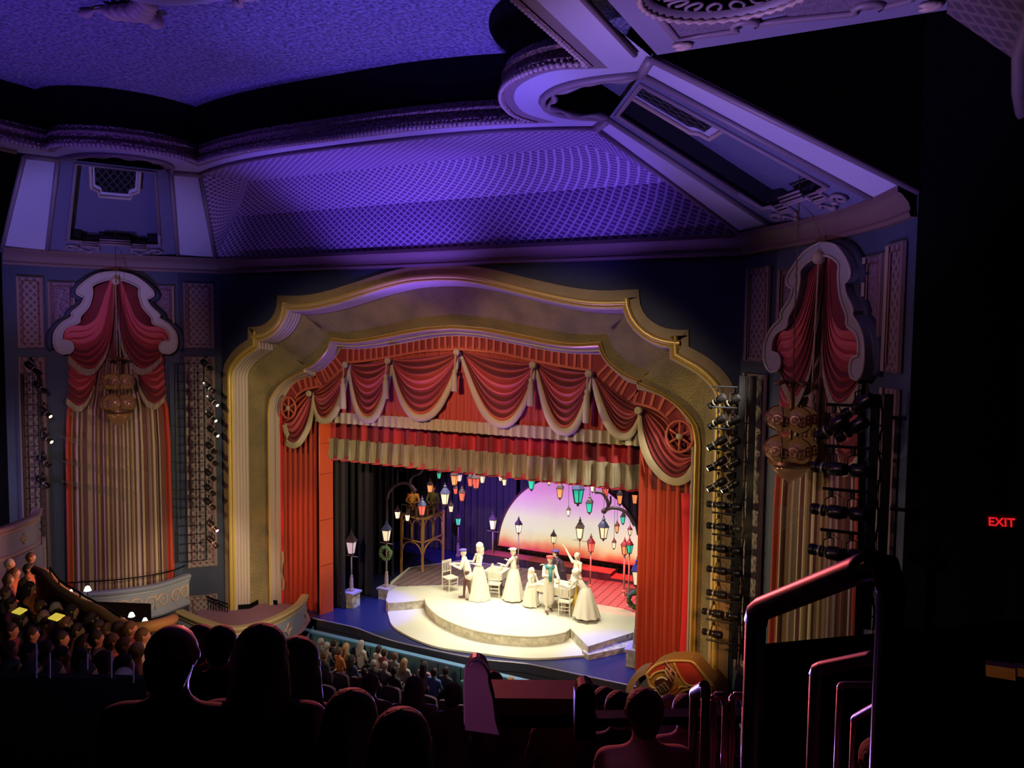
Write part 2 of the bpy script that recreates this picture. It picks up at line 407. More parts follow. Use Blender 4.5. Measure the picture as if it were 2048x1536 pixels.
# inner moulding, from M to I in ridges
prof = [(0, -.30), (0, -.40), (.10, -.42), (.16, -.36), (.22, -.42), (.30, -.47), (.42, -.44), (.52, -.34), (.60, -.22), (.66, -.26), (.76, -.27), (.84, -.2), (.90, -.06), (1, -.05), (1, .1)]
rows = []
for t, y in prof: rows.append([(a.x+(b.x-a.x)*t, y, a.y+(b.y-a.y)*t) for a, b in zip(MP, IP)])
cut = 7
mb = MB(); mb.loft(rows[:cut]); mb.build('inner_moulding_bead', gold, arch, 2, )
mb = MB(); mb.loft(rows[cut-1:]); mb.build('inner_moulding_cove', flute_m, arch, 2)
# dark plinth of the arch
for s in (-1, 1):
    mb = MB(); P = [Vector((s*abs(OP[0].x)-s*.3, YF-.1)), Vector((s*abs(OP[0].x)-s*.75, YF+.3)), Vector((s*(abs(MP[0].x)+.35), -.15)), Vector((s*(abs(MP[0].x)), -.36)), Vector((s*abs(IP[0].x), -.3))]
    n = len(P); mb.add([(p.x, p.y, -1.5) for p in P]+[(p.x, p.y-.03, .28) for p in P], [(i, i+1, n+i+1, n+i) for i in range(n-1)]); mb.build('base_plinth', black_m, arch)
# front wall with the arch opening
XB = 8.13
outer = [(-XB, ZB), (-XB, ZT), (XB, ZT), (XB, ZB)]
hole = [(p.x, p.y) for p in OP]
poly = [(-XB, ZB), (-XB, ZT), (XB, ZT), (XB, ZB)]+[(p[0], p[1]) for p in hole[::-1]]
mb = MB(); mb.poly(poly, (), lambda x, y: (x, YF, y)); struct(mb, 'wall_front', navy)
BC = Vector((8.97, -2.21)); CE = Vector((11.5, -6.07)); ND = Vector(((CE-BC).y, -(CE-BC).x)).normalized()   # points into the room
if ND.x > 0: ND = -ND
LC = (CE-BC).length
def arcp(t): return BC+(CE-BC)*t-ND*(4*.31*t*(1-t))
def side(s, t, z, n=0):
    """point on the splayed side wall: s=-1 left, 1 right; t along, z up, n metres into the room"""
    p = arcp(t); d = (arcp(t+.01)-arcp(t-.01)).normalized(); nn = Vector((d.y, -d.x))
    if nn.dot(ND) < 0: nn = -nn
    p = p+nn*n; return Vector((s*p.x, p.y, z))
for s, nm in ((-1, 'left'), (1, 'right')):
    mb = MB(); mb.grid(lambda u, v: (s*(XB+(BC.x-XB)*u), YF+(BC.y-YF)*u, ZB+(ZT-ZB)*v), 1, 1); struct(mb, 'wall_%s_facet' % nm, navy)
    mb = MB(); mb.grid(lambda u, v: side(s, u, ZB+(ZT-ZB)*v), 20, 1); struct(mb, 'wall_%s' % nm, blue_wall)
    mb = MB(); pl = [(11.5, -6.07), (12.75, -7.2), (13.4, -12), (13.5, -24)]
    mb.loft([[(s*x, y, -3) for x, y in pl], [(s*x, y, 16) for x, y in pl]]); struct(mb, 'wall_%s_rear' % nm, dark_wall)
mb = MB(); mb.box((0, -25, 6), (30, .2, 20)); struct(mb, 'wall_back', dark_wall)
# cornice along the head of the walls
path = [(-XB, YF), (XB, YF)]
line = [side(-1, 1-k/16, 0) for k in range(17)]+[Vector((-XB, YF, 0)), Vector((XB, YF, 0))]+[side(1, k/16, 0) for k in range(17)]
l2 = [Vector((p.x, p.y)) for p in line]
cp = [(0, 10.98), (.10, 10.99), (.13, 11.05), (.11, 11.10), (.14, 11.2), (.24, 11.33), (.30, 11.36), (.30, 11.45), (0, 11.46)]
rows = [[(p.x, p.y, z) for p in offset2(l2, -d)] for d, z in cp]
mb = MB(); mb.loft(rows); struct(mb, 'trim_1', cornice_m, 2, 'plain moulded plaster cornice')
# stage floor, auditorium floor
mb = MB(); nseg = 40
edge = []
for k in range(nseg+1):
    x = -8.1+16.2*k/nseg; b_ = max(0, 1-((x+.5)/3.1)**2); edge.append((x, -.48+.02*(x+5.5)-.40*b_*b_*(3-2*b_)))
poly = [(-8.1, 9.4), (8.1, 9.4)]+edge[::-1]
mb.prism(poly, lambda x, y, d: (x, y, d), 0, -.12); struct(mb, 'floor_stage', stage_blue_black)
mb = MB()
mb.loft([[(x, y-.005, .012) for x, y in edge], [(x, y-.03, -.0) for x, y in edge], [(x, y-.03, -.24) for x, y in edge], [(x, y+.05, -.3) for x, y in edge], [(x, y+.05, -1.7) for x, y in edge]])
struct(mb, 'trim_2', mat('stage_lip_grey', (.035, .032, .05), .4), False, 'dark rounded lip of the stage front')
mb = MB(); mb.tube([(x, y-.02, .02) for x, y in edge], .018, 6); struct(mb, 'trim_3', mat('stage_edge_strip', (.30, .28, .34), .3), False, 'pale strip along the stage edge')
def floor_z(y): return -1.25+max(0, (-2-y))*.09
mb = MB(); mb.grid(lambda u, v: (-13.6+27.2*u, -.2-24.8*v, floor_z(-.2-24.8*v)), 2, 30); struct(mb, 'floor', mat('dark_carpet', (.012, .006, .012), .95))
# stage house
mb = MB(); mb.box((0, 9.45, 4), (18, .1, 12)); struct(mb, 'wall_stage_back', drape_black)
for s in (-1, 1): mb = MB(); mb.box((s*8.6, 4.4, 4), (.1, 10, 12)); struct(mb, 'wall_stage_%s' % ('left' if s < 0 else 'right'), black_m)
mb = MB(); mb.box((0, 4.6, 10), (17.2, 9.8, .1)); struct(mb, 'ceiling_stage', black_m)
# orchestra pit rail: panels under a lit ledge
pit = thing('orchestra_pit_rail', 'teal panelled orchestra pit rail under a blue lit ledge', 'rail', (0, -1.1, -1.7))
mb = MB(); mb.beam((-5.3, -1.1, -.11), (6.2, -1.1, -.11), .18, .05); mb.build('ledge', teal_top, pit)
xs = [-5.3, -4.55, -3.45, -2.35, -1.3, -.55, .0, .75, 1.6, 2.7, 3.8, 4.95, 6.2]
for a, b in zip(xs, xs[1:]):
    mb = MB(); mb.box(((a+b)/2, -1.1, -.9), (b-a-.03, .08, 1.5)); mb.build('panel', teal_m, pit)
    mb = MB(); mb.box((b, -1.1, -.9), (.03, .05, 1.5)); mb.build('mullion', black_m, pit)
# ------------------------------------------------------------------ ceiling: ring opening, dome, ribs, grille, coffers
ZR = 13.35; ZD = 14.63
ringh = [(0, -5.68), (1.5, -5.67), (2.54, -5.60), (3.6, -5.42), (4.76, -5.10)]
lobe = [(4.76, -5.10), (4.60, -5.6), (4.63, -6.1), (4.82, -6.7), (5.2, -7.28), (5.76, -7.68), (6.3, -7.80), (6.86, -7.62)]
sidep = [(6.86, -7.62), (6.87, -9.2), (6.87, -12), (6.87, -22)]
rh = catmull([(a, b, 0) for a, b in ringh], 14)+catmull([(a, b, 0) for a, b in lobe], 22)[1:]+catmull([(a, b, 0) for a, b in sidep], 12)[1:]
rh = [Vector((p.x, p.y)) for p in rh]
ring = [Vector((-p.x, p.y)) for p in rh[::-1]]+rh[1:]      # left rear .. centre .. right rear
def roff(d): return offset2(ring, d)
# direction of travel is left to right at the centre: left of it is +y (outward)
def rr(d, z): return [(p.x, p.y, z) for p in roff(d)]
mb = MB(); mb.loft([rr(.16, ZR+.04), rr(.0, ZR+.02)]); struct(mb, 'trim_4', plaster_edge)
band_in = roff(.16)
mb = MB(); prof = [(.0, ZR), (-.06, ZR+.0), (-.10, ZR+.06), (-.10, ZR+.14), (-.03, ZR+.2), (-.02, ZR+.30), (-.07, ZR+.36), (-.02, ZR+.42), (0, ZR+.5)]
rich = mat('ring_relief_moulding', (.33, .20, .20), .45, bump=(16, 1, 'voronoi', .08))
mb.loft([rr(d, z) for d, z in prof]); struct(mb, 'trim_5', rich, 2, 'carved moulding round the ceiling opening')
mb = MB()                                                       # row of small beads
pts = [Vector((p.x, p.y, ZR+.04)) for p in roff(-.09)]
dense = catmull(pts, 460)
for p in dense:
    if p.y > -10.5: mb.ball(p, .045, 6, (1, 1, 1.3))
struct(mb, 'trim_6', mat('pale_bead', (.50, .38, .36), .4), True, 'beaded edge of the ceiling opening')
fas = mat('dome_fascia_shade', (.002, .0015, .003), .95)  # fascia gets no light; that shade is put into its colour
mb = MB(); mb.loft([rr(0, ZR+.5), rr(.02, ZD-.5), rr(-.02, ZD-.3), rr(-.12, ZD-.12), rr(-.3, ZD)]); struct(mb, 'trim_7', fas, True)
mb = MB(); mb.grid(lambda u, v: (-7.2+14.4*u, -5.0-17*v, ZD+.005), 2, 2); struct(mb, 'ceiling', dome_m)
# flat violet band round the ring: outer outline follows the ribs
S2T = Vector((5.64, -4.24, ZR)); S2O = Vector((6.10, -4.80, ZR)); S1I = Vector((7.44, -7.0, ZR)); S1O = Vector((7.78, -7.62, ZR))
ob = catmull([(0, -5.16, 0), (2.0, -5.1, 0), (3.8, -4.86, 0), (5.2, -4.42, 0), (5.64, -4.24, 0)], 10)
ob = [Vector((p.x, p.y)) for p in ob]
co = catmull([(6.10, -4.80, 0), (5.52, -5.25, 0), (5.28, -5.75, 0), (5.42, -6.4, 0), (5.95, -6.92, 0), (6.6, -7.08, 0), (7.44, -7.0, 0)], 14)
co = [Vector((p.x, p.y)) for p in co]
outl = ob+co+[Vector((7.78, -7.62)), Vector((7.62, -9.2)), Vector((7.62, -22))]
bi = rh[:]
poly = [(p.x, p.y) for p in outl]+[(p.x, p.y) for p in band_in[len(band_in)//2:][::-1]]
mb = MB(); mb.poly(poly, (), lambda x, y: (x, y, ZR+.04)); mb.mirror(); struct(mb, 'trim_8', plaster, False, 'flat violet band round the ceiling opening')
# taupe edging mouldings
def edging(pts, w=.06, name='trim_9', m=None, mir=True, lab=None):
    mb = MB(); mb.tube(pts, w, 6)
    if mir: mb.mirror()
    return struct(mb, name, m or plaster_edge, True, lab)
edging([(p.x, p.y, ZR+.01) for p in ob]); edging([(p.x, p.y, ZR+.01) for p in co], .07, 'trim_10'); edging([(7.62, -7.9, ZR), (7.62, -22, ZR)], .05, 'trim_11')
BL = Vector((8.13, -1.49, 11.43)); CL = Vector((8.95, -2.21, 11.41)); S1B = Vector((10.96, -5.10, 11.38)); S1BO = Vector((11.5, -6.07, 11.36))
def slab(q, th, name, m, lab=None):
    q = [Vector(p) for p in q]; n = (q[1]-q[0]).cross(q[3]-q[0]).normalized()
    if n.z < 0: n = -n
    mb = MB(); mb.add(q+[p+n*th for p in q], [(0, 1, 2, 3), (4, 5, 6, 7), (0, 1, 5, 4), (1, 2, 6, 5), (2, 3, 7, 6), (3, 0, 4, 7)])
    mb.mirror(); return struct(mb, name, m, False, lab)
slab([BL, CL, S2O+Vector((0, 0, .04)), S2T+Vector((0, 0, .04))], .05, 'trim_12', plaster, 'sloping violet ribs beside the ceiling grille')
slab([S1B, S1BO, S1O+Vector((0, 0, .04)), S1I+Vector((0, 0, .04))], .05, 'trim_13', plaster, 'outer sloping violet ribs of the ceiling')
for k, (a, b) in enumerate(((BL, S2T), (CL, S2O), (S1B, S1I), (S1BO, S1O), (S2T, S2O), (S1I, S1O))): edging([a, b], .06 if k < 4 else .09, 'trim_%d' % (14+k))
# ceiling grille, folded: lower face, upper face, soffit and side faces
CRz = 12.62; Cr = Vector((6.75, -1.95, CRz)); Ui = Vector((5.05, -3.05, 13.34))
g = thing('ceiling_grille', 'folded lattice grille of the ceiling above the arch, lit violet', 'grille', (0, -1.5, 11.45))
def face(name, q, su, sv):
    q = [Vector(p) for p in q]; mb = MB()
    def fn(u, v): return q[0].lerp(q[1], u).lerp(q[3].lerp(q[2], u), v)
    mb.grid(fn, 12, 4, (su, sv)); return mb.build(name, grille_m, g)
m_ = lambda p: Vector((-p.x, p.y, p.z))
face('lower_face', [m_(BL), BL, Cr, m_(Cr)], 15, 1.3); face('upper_face', [m_(Cr), Cr, Ui, m_(Ui)], 12, 1.4)
for s in (1, -1):
    q = [BL, Cr, Ui, S2T]; q = q if s > 0 else [m_(p) for p in q]
    face('side_face', q, 1.3, 3.2)
mb = MB(); oo = ob[::-1]; n = len(ob)
top = [Vector((Ui.x*p.x/5.64, -3.05, 13.34)) for p in ob]; rowa = [(p.x, p.y, 13.34) for p in top]; rowb = [(p.x, p.y, 13.36) for p in ob]
rowa = [(-x, y, z) for x, y, z in rowa[::-1]]+rowa[1:]; rowb = [(-x, y, z) for x, y, z in rowb[::-1]]+rowb[1:]
vs = rowa+rowb; k = len(rowa); mb.add(vs, [(i, i+1, k+i+1, k+i) for i in range(k-1)], [(p[0], p[1]) for p in vs]); mb.build('soffit', grille_m, g)
# coffers between the ribs
coffer_in = mat('coffer_stipple', (.12, .11, .20), .8, bump=(22, .8, 'noise', .04))
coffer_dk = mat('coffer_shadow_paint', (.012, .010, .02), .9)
lat_dark = lattice('small_grille', (.004, .005, .006), (.06, .05, .07), .26, .26, .10)
for s, nm in ((-1, 'left'), (1, 'right')):
    c0 = (CL+S1B)/2; c0 = Vector((s*c0.x, c0.y, c0.z))
    cf = thing('ceiling_coffer', 'deep ornamented ceiling coffer above the %s side drapery' % nm, 'coffer', c0)
    A, Bq, Cq, Dq = [Vector((s*p.x, p.y, p.z)) for p in (CL, S1B, S1I, S2O)]
    nrm = (Bq-A).cross(Dq-A).normalized()
    if nrm.z < 0: nrm = -nrm
    lb = [Vector((s*p.x, p.y, ZR)) for p in co]
    def q(u, v, d=0):
        """u from the proscenium rib (0) to the outer rib (1), v up the slope"""
        return A.lerp(Bq, u).lerp(Dq.lerp(Cq, u), v)+nrm*d
    # frame margin
    inn = [(.16, .12), (.84, .12), (.86, .95), (.5, .97), (.14, .95)]
    inn = [(.14, .30), (.14, .16), (.24, .15), (.24, .10), (.38, .09), (.38, .14), (.62, .14), (.62, .09), (.76, .10), (.76, .15), (.86, .16), (.86, .30), (.85, .98), (.15, .98)]
    mb = MB(); mb.poly([(0, 0), (1, 0), (1, 1), (0, 1)], [inn], lambda x, y: q(x, y, .03)); mb.build('margin', coffer_in, cf)
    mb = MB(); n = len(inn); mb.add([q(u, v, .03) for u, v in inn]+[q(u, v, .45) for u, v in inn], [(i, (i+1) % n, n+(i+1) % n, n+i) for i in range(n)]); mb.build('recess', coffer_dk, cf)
    mb = MB(); mb.poly([(0.05, 0.05), (.95, 0.05), (.95, 1.1), (.05, 1.1)], (), lambda x, y: q(x, y, .45)); mb.build('back_panel', coffer_in, cf)
    mb = MB()
    for d, w in ((0, .05), (.10, .03)):
        P = [q(u+(0.5-u)*d*.25, v+(.5-v)*d*.2, .02) for u, v in inn]; mb.tube(P+[P[0]], w, 6)
    mb.build('frame_moulding', plaster_edge, cf, True)
    # carved step blocks and scrolls along the bottom edge
    mb = MB()
    for u0, u1, v in ((.24, .38, .115), (.38, .62, .155), (.62, .76, .115)):
        for dd in (0, .035, .07): mb.tube([q(u0, v+dd*.4, -.02+dd), q(u1, v+dd*.4, -.02+dd)], .025, 6)
    mb.build('pediment', plaster_edge, cf, True)
    for u0, sg in ((.15, 1), (.85, -1)):
        mb = MB(); P = []
        for k in range(40):
            a = k/39*2.6*PI; r = .055*(1-k/52); P.append(q(u0+sg*(.02+r*math.cos(a)), .085+r*.55*math.sin(a), -.02))
        mb.tube(P, [.05*(1-k/60) for k in range(40)], 6)
        P = [q(u0+sg*(.07+.16*t), .06+.02*math.sin(t*9), -.02) for t in [k/14 for k in range(15)]]; mb.tube(P, [.035+.02*math.sin(k) for k in range(15)], 6)
        mb.build('scroll', plaster_edge, cf, True)
    gr = [(.27, 1.0), (.30, .66), (.36, .63), (.37, .58), (.63, .58), (.64, .63), (.70, .66), (.73, 1.0)]
    gi = [(u+(.5-u)*.16, v+(.86-v)*.14) for u, v in gr]
    mb = MB(); mb.poly(gr, [gi], lambda x, y: q(x, y, .36)); fr = mb.build('grille_frame', plaster, cf)
    mb = MB(); mb.tube([q(u, v, .33) for u, v in gr], .045, 6); mb.build('grille_bead', ornament_m, fr, True)
    mb = MB(); vs = [q(u, v, .38) for u, v in gi]; mb.add(vs, [tuple(range(len(gi)))], [(u*4, v*3) for u, v in gi]); mb.build('grille', lat_dark, fr)
    # relief round the lobe end
    mb = MB(); P = []
    for k, p in enumerate(lb):
        cdir = Vector((s*6.4, -5.9, ZR))-p; cdir.normalize(); w = .14+.07*math.sin(k*2.1); P.append(p+cdir*w+Vector((0, 0, .0)))
    mb.tube(catmull(P, 60), [.05+.02*math.sin(k*.7) for k in range(61)], 6); mb.build('scalloped_relief', plaster_edge, cf, True)
# next bay: flat soffit panel with moulding, medallion, lattice band beyond
bay = thing('ceiling_panel', 'dim plaster ceiling panel with corner scrolls at the upper right', 'ceiling panel', (9.7, -7.7, ZR))
mb = MB(); mb.poly([(7.9, -7.69), (11.7, -7.69), (11.7, -16), (7.75, -16)], (), lambda x, y: (x, y, ZR+.02)); mb.build('margin', mat('margin_violet', (.20, .17, .26), .6), bay)
inn = [(8.35, -8.3), (9.2, -8.25), (9.3, -8.5), (9.8, -8.5), (10.0, -8.2), (10.9, -8.15), (11.3, -8.4), (11.4, -16), (8.2, -16)]
mb = MB(); mb.poly(inn, (), lambda x, y: (x, y, ZR-.005)); mb.build('field', mat('mauve_stipple', (.17, .12, .17), .7, bump=(20, .8, 'noise', .04), var=(10, (.12, .085, .13))), bay)
mb = MB(); mb.tube([(x, y, ZR-.02) for x, y in [(8.2, -16), (8.35, -8.3), (9.2, -8.25)]]+[(9.3+.16*math.cos(a), -8.40+.12*math.sin(a), ZR-.02) for a in [PI*.8+k*.45 for k in range(11)]]+[(x, y, ZR-.02) for x, y in [(9.8, -8.35), (10.6, -8.2)]]+[(10.8+.16*math.cos(a), -8.30+.12*math.sin(a), ZR-.02) for a in [PI*.8+k*.45 for k in range(11)]]+[(11.3, -8.35, ZR-.02), (11.4, -16, ZR-.02)], .05, 6); mb.build('moulding', plaster_edge, bay, True)
for x, y in ((8.3, -7.98), (11.45, -8.0)):
    mb = MB()
    for k in range(5):
        a = k*.6-1.2; mb.ball((x+.10*math.cos(a), y+.08*math.sin(a), ZR-.02), .075, 8, (1.6, .7, .5))
    mb.build('corner_shell', ornament_m, bay, True)
md = thing('ceiling_medallion', 'round carved medallion on the upper right ceiling panel', 'medallion', (9.35, -9.55, ZR-.02))
mb = MB(); M90 = Matrix.Diagonal((1, .8, -1)).to_3x3()
mb.lathe([(0.02, 0), (.95, 0), (.97, .05), (1.02, .08), (1.08, .05), (1.1, 0)], (9.35, -9.75, ZR-.03), 40, M90); mb.build('rim', plaster_edge, md, 2)
mb = MB()
mb.tube([(9.35+1.05*math.cos(2*PI*k/88), -9.75+.84*math.sin(2*PI*k/88), ZR-.12) for k in range(88)], [.05 if k % 2 else .022 for k in range(88)], 6, True)
mb.build('beading', ornament_m, md, True)
mb = MB()
for k in range(16):
    a = 2*PI*k/16
    mb.tube([(9.35+(.7+.14*math.cos(t))*math.cos(a+.12*math.sin(t)), -9.75+.8*(.7+.14*math.cos(t))*math.sin(a+.12*math.sin(t)), ZR-.06) for t in [j*.55 for j in range(11)]], .025, 5)
mb.build('leaf_relief', plaster_edge, md, True)
# band of lattice and curved moulding beyond
mb = MB(); mb.grid(lambda u, v: (11.7+1.1*v, -7.69-8*u, ZR-.02-1.0*v), 6, 2, (8, 1.5)); struct(mb, 'trim_20', lattice('mauve_lattice', (.07, .045, .065), (.14, .09, .11), .3, .3, .15))
edging([(12.75, -6.6, 12.0), (12.55, -7.6, 12.25), (12.45, -8.4, 12.5), (12.5, -9.5, 12.8), (12.3, -11, 13.2)], .09, 'trim_21', None, False)
# hanging ornament of the dome
S0 = onZ(290, 26, ZD-.1); R0 = onZ(430, 14, ZD-.1)
dm = thing('dome_medallion', 'shallow plaster dish with shell bracket on the violet dome', 'medallion', (R0.x-.1, R0.y-1.7, ZD))
mb = MB(); mb.lathe([(0.02, -.42), (.8, -.40), (1.15, -.34), (1.2, -.28), (1.36, -.26), (1.42, -.18), (1.6, -.16), (1.66, -.06), (1.85, -.05), (1.9, 0)], (R0.x+.25, R0.y-1.7, ZD), 48, Matrix.Diagonal((.82, .9, 1)).to_3x3()); mb.build('dish', plaster, dm, 2)
mb = MB()
for k in range(7): t = (k-3)/3; mb.ball((S0.x+.44*t, S0.y-.10-.20*abs(t), ZD-.14), .19-.05*abs(t), 8, (.7, 1.5, .8))
mb.ball((S0.x, S0.y+.20, ZD-.16), .14, 10)
mb.tube([(S0.x-1.1+1.9*k/20, S0.y-.32-.12*math.cos(PI*k/10)+.05*math.sin(k*1.1), ZD-.08) for k in range(21)], [.05+.03*math.sin(k*1.3) for k in range(21)], 6)
mb.build('shell_bracket', ornament_m, dm, True)
R1 = onZ(505, 4, ZD-.1); mb = MB(); mb.tube([(R1.x-.35+.6*k/12, R1.y-.1+.10*math.sin(k*.9), ZD-.08) for k in range(13)], [.05+.03*math.sin(k*1.3) for k in range(13)], 6); mb.build('side_spray', ornament_m, dm, True)
# ------------------------------------------------------------------ stage draperies
def pleat(mb, x0, x1, zt, zb, y0, amp, wl, seed=0, n=None, flare=0, pinch=0):
    """vertical pleats between x0 and x1; zt, zb may be functions of x"""
    rnd = random.Random(seed); L = abs(x1-x0); n = n or int(L/wl*10)+2; nz = 7
    zt_ = zt if callable(zt) else (lambda x: zt); zb_ = zb if callable(zb) else (lambda x: zb)
    ph = [rnd.uniform(-.5, .5) for _ in range(int(L/wl)+4)]
    def y(x, v):
        t = (x-x0)/wl*(1 if x1 > x0 else -1); k = int(abs(t)); a = 2*PI*t+ph[min(k, len(ph)-1)]*.7
        s = math.sin(a); s = math.copysign(abs(s)**.7, s)
        return y0-amp*(s)*(1-pinch*(1-v))*(1+flare*v)
    def fn(u, v):
        x = x0+(x1-x0)*u; return (x, y(x, v), zt_(x)+(zb_(x)-zt_(x))*v)
    mb.grid(fn, n, nz); return mb
# ladder band and its backing
Lh = [onY(*z5(*q), -.05) for q in [(565, 1060), (585, 985), (640, 935), (720, 915), (812, 908), (820, 868), (900, 800), (960, 737), (1100, 722), (1300, 690), (1500, 655), (1764, 640)]]
Lh = [Vector((p.x, p.z)) for p in Lh]; Lh[-1].x = 0
Lh = catmull([Vector((p.x, p.y, 0)) for p in Lh[:5]], 16)+catmull([Vector((p.x, p.y, 0)) for p in Lh[4:8]], 14)[1:]+catmull([Vector((p.x, p.y, 0)) for p in Lh[7:]], 30)[1:]
LP = [(p.x, p.y) for p in Lh]+[(-p.x, p.y) for p in Lh[-2::-1]]
val = thing('swagged_valance', 'red and rose swagged valance with cream fringe hanging across the arch', 'valance', (0, 0, 6.4))
IPi = [(p.x, p.y) for p in IP if p.y > 5.6]
poly = [(-7.0 if False else IPi[0][0], 5.4)]+IPi+[(IPi[-1][0], 5.4)]+[(LP[-1][0]-.0, 5.4)]
back = [(IPi[0][0], 5.2)]+IPi+[(IPi[-1][0], 5.2), (5.6, 5.2), (5.6, 6.7), (-5.6, 6.7), (-5.6, 5.2)]
mb = MB(); mb.poly(back, (), lambda x, y: (x, .06, y)); mb.build('backing', dark_cloth, val)
band = MB(); band.poly(IPi+LP[::-1], (), lambda x, y: (x, -.03, y)); band.build('ladder_band', mat('crimson_band', (.22, .018, .022), .8), val)
rung_m = mat('brick_red_ribbon', (.48, .09, .05), .7)
mb = MB(); mb.tube([(x, -.05, z) for x, z in LP], .05, 5); mb.build('band_edging', rung_m, val)
def near(path, p): return min(path, key=lambda q: (q[0]-p[0])**2+(q[1]-p[1])**2)
Ld = catmull([Vector((x, z, 0)) for x, z in LP], 62); Pd = catmull([Vector((x, z, 0)) for x, z in IPi], 400)
mb = MB()
for a in Ld[2:-2]:
    b = min(Pd, key=lambda q: (q-a).length+.6*abs(q.x-a.x)*(abs(a.x) < 3.9))
    mb.beam((a.x, -.06, a.y), (b.x, -.06, b.y), .075, .03, (0, 1, 0))
mb.build('ribbon_rungs', rung_m, val)
ROS = [(627, 785), (699, 728), (784, 720), (921, 703), (1072, 728), (1183, 745), (1282, 818)]
LOW = [(658, 832), (739, 832), (847, 828), (1003, 840), (1130, 855), (1240, 861)]
R3 = [onY(*p, -.14) for p in ROS]
def swag(a, b, low, name='swag', rowsn=44, nu=36, bend=1.0):
    a = Vector(a); b = Vector(b); low = Vector(low); mats = [red_cloth, rose_cloth, dark_cloth, orange_cloth]
    ul = min(.8, max(.2, (low.x-a.x)/(b.x-a.x))); e = math.log(.5)/math.log(ul)
    D = a.z+(b.z-a.z)*ul-low.z
    mb = MB(); rnd = random.Random(int(a.x*100)); L = []
    def pt(u, v, dy=0):
        w = u**e; sag = (1-abs(2*w-1)**(2.1))*D*v
        f = math.sin(v*PI*15)*.035*min(1, 4*w*(1-w)+.15)
        return (a.x+(b.x-a.x)*u, -.13-.10*v*4*w*(1-w)-f+dy, a.z+(b.z-a.z)*u-sag)
    rows = [[pt(u/nu, .02+.98*k/rowsn) for u in range(nu+1)] for k in range(rowsn+1)]
    pat = []
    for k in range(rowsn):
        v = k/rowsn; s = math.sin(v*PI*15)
        pat.append((3 if s > .5 else 2) if v < .34 else (1 if s > -.3 else 0) if v < .56 else (0 if s > -.2 else 2) if v < .82 else (3 if s > 0 else 2))  # fold shading in the colour: lighter cloth on crests, darker in troughs
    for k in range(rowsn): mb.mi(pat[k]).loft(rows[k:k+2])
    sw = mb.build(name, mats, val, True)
    mb = MB(); rr_ = []
    for j, (d, yy) in enumerate(((0, -.05), (.01, -.09), (.10, -.10), (.21, -.09), (.22, -.04))):
        r_ = []
        for k in range(nu+1):
            p = Vector(pt(k/nu, 1)); q0 = Vector(pt(max(0, k/nu-.02), 1)); q1 = Vector(pt(min(1, k/nu+.02), 1)); t = (q1-q0).normalized(); nn = Vector((t.z, 0, -t.x))
            if nn.z > 0: nn = -nn
            wd = .30+.70*min(1, 3.0*(k/nu)*(1-k/nu)*1.4)
            r_.append((p.x+nn.x*d*wd, p.y+yy+.05, p.z+nn.z*d*wd))
        rr_.append(r_)
    mb.loft(rr_); mb.build('swag_fringe', cream_trim, sw, True)
for a, b, l in zip(R3, R3[1:], LOW): swag(a, b, onY(*l, -.14))
# end swags fall from the outer rosettes to the arch
def end_swag(s, ros, pts_out, pts_in):
    """loft between the inner (cream) edge curve and the wheel side"""
    A_ = catmull([onY(*p, -.16) for p in pts_out], 30); B_ = catmull([onY(*p, -.12) for p in pts_in], 30)
    mb = MB(); rows = []; n = 36
    for k in range(n+1):
        v = k/n; rows.append([(a.x+(b.x-a.x)*v, a.y+(b.y-a.y)*v-.035*math.sin(v*PI*11)*min(1, 4*u*(1-u)+.2 if False else 1), a.z+(b.z-a.z)*v) for u, (a, b) in enumerate(zip(B_, A_))])
    for k in range(n):
        v = k/n; q = math.sin(v*PI*11); mb.mi((3 if q > .5 else 2) if v < .35 else (1 if q > -.2 else 0) if v < .68 else (0 if q > 0 else 2)).loft(rows[k:k+2])  # crests and troughs coloured as if lit and shaded
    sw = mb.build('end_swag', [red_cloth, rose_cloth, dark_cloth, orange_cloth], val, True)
    mb = MB(); q = [p+Vector((0, -.06, 0)) for p in A_]; r_ = []
    for d in (0, .5, 1):
        r_.append([])
        for k, p in enumerate(q):
            t = (q[min(k+1, 30)]-q[max(k-1, 0)]).normalized(); nn = Vector((t.z, 0, -t.x)); nn = nn if (nn.x*-s > 0 or nn.z < -.3) else -nn
            if nn.z > .0 and abs(nn.z) > abs(nn.x): nn = -nn
            r_[-1].append((p.x+nn.x*.2*d*(.4+.6*min(1, k/10)), p.y-.03*math.sin(PI*d), p.z+nn.z*.2*d*(.4+.6*min(1, k/10))))
    mb.loft(r_); mb.build('swag_fringe', cream_trim, sw, True)
end_swag(-1, None, [(627, 790), (622, 825), (612, 858), (598, 880), (585, 884), (573, 872), (567, 850)], [(622, 783), (604, 790), (590, 800), (582, 815), (576, 828), (570, 836), (567, 842)])
end_swag(1, None, [(1283, 822), (1290, 870), (1306, 915), (1330, 945), (1352, 955), (1370, 948), (1384, 928)], [(1288, 818), (1312, 826), (1335, 842), (1345, 866), (1358, 888), (1372, 900), (1384, 905)])
for k, p in enumerate(R3):
    mb = MB(); M_x = Matrix.Rotation(PI/2, 3, 'X')
    mb.lathe([(.01, .06), (.03, .08), (.05, .06), (.07, .08), (.09, .06), (.105, .03), (.10, 0)], p+Vector((0, -.20, -.02)), 16, M_x); mb.build('rosette', cream_trim, val, True)
tz = {1: (762, 818), 2: (755, 798), 3: (745, 783), 4: (762, 812), 5: (785, 846)}
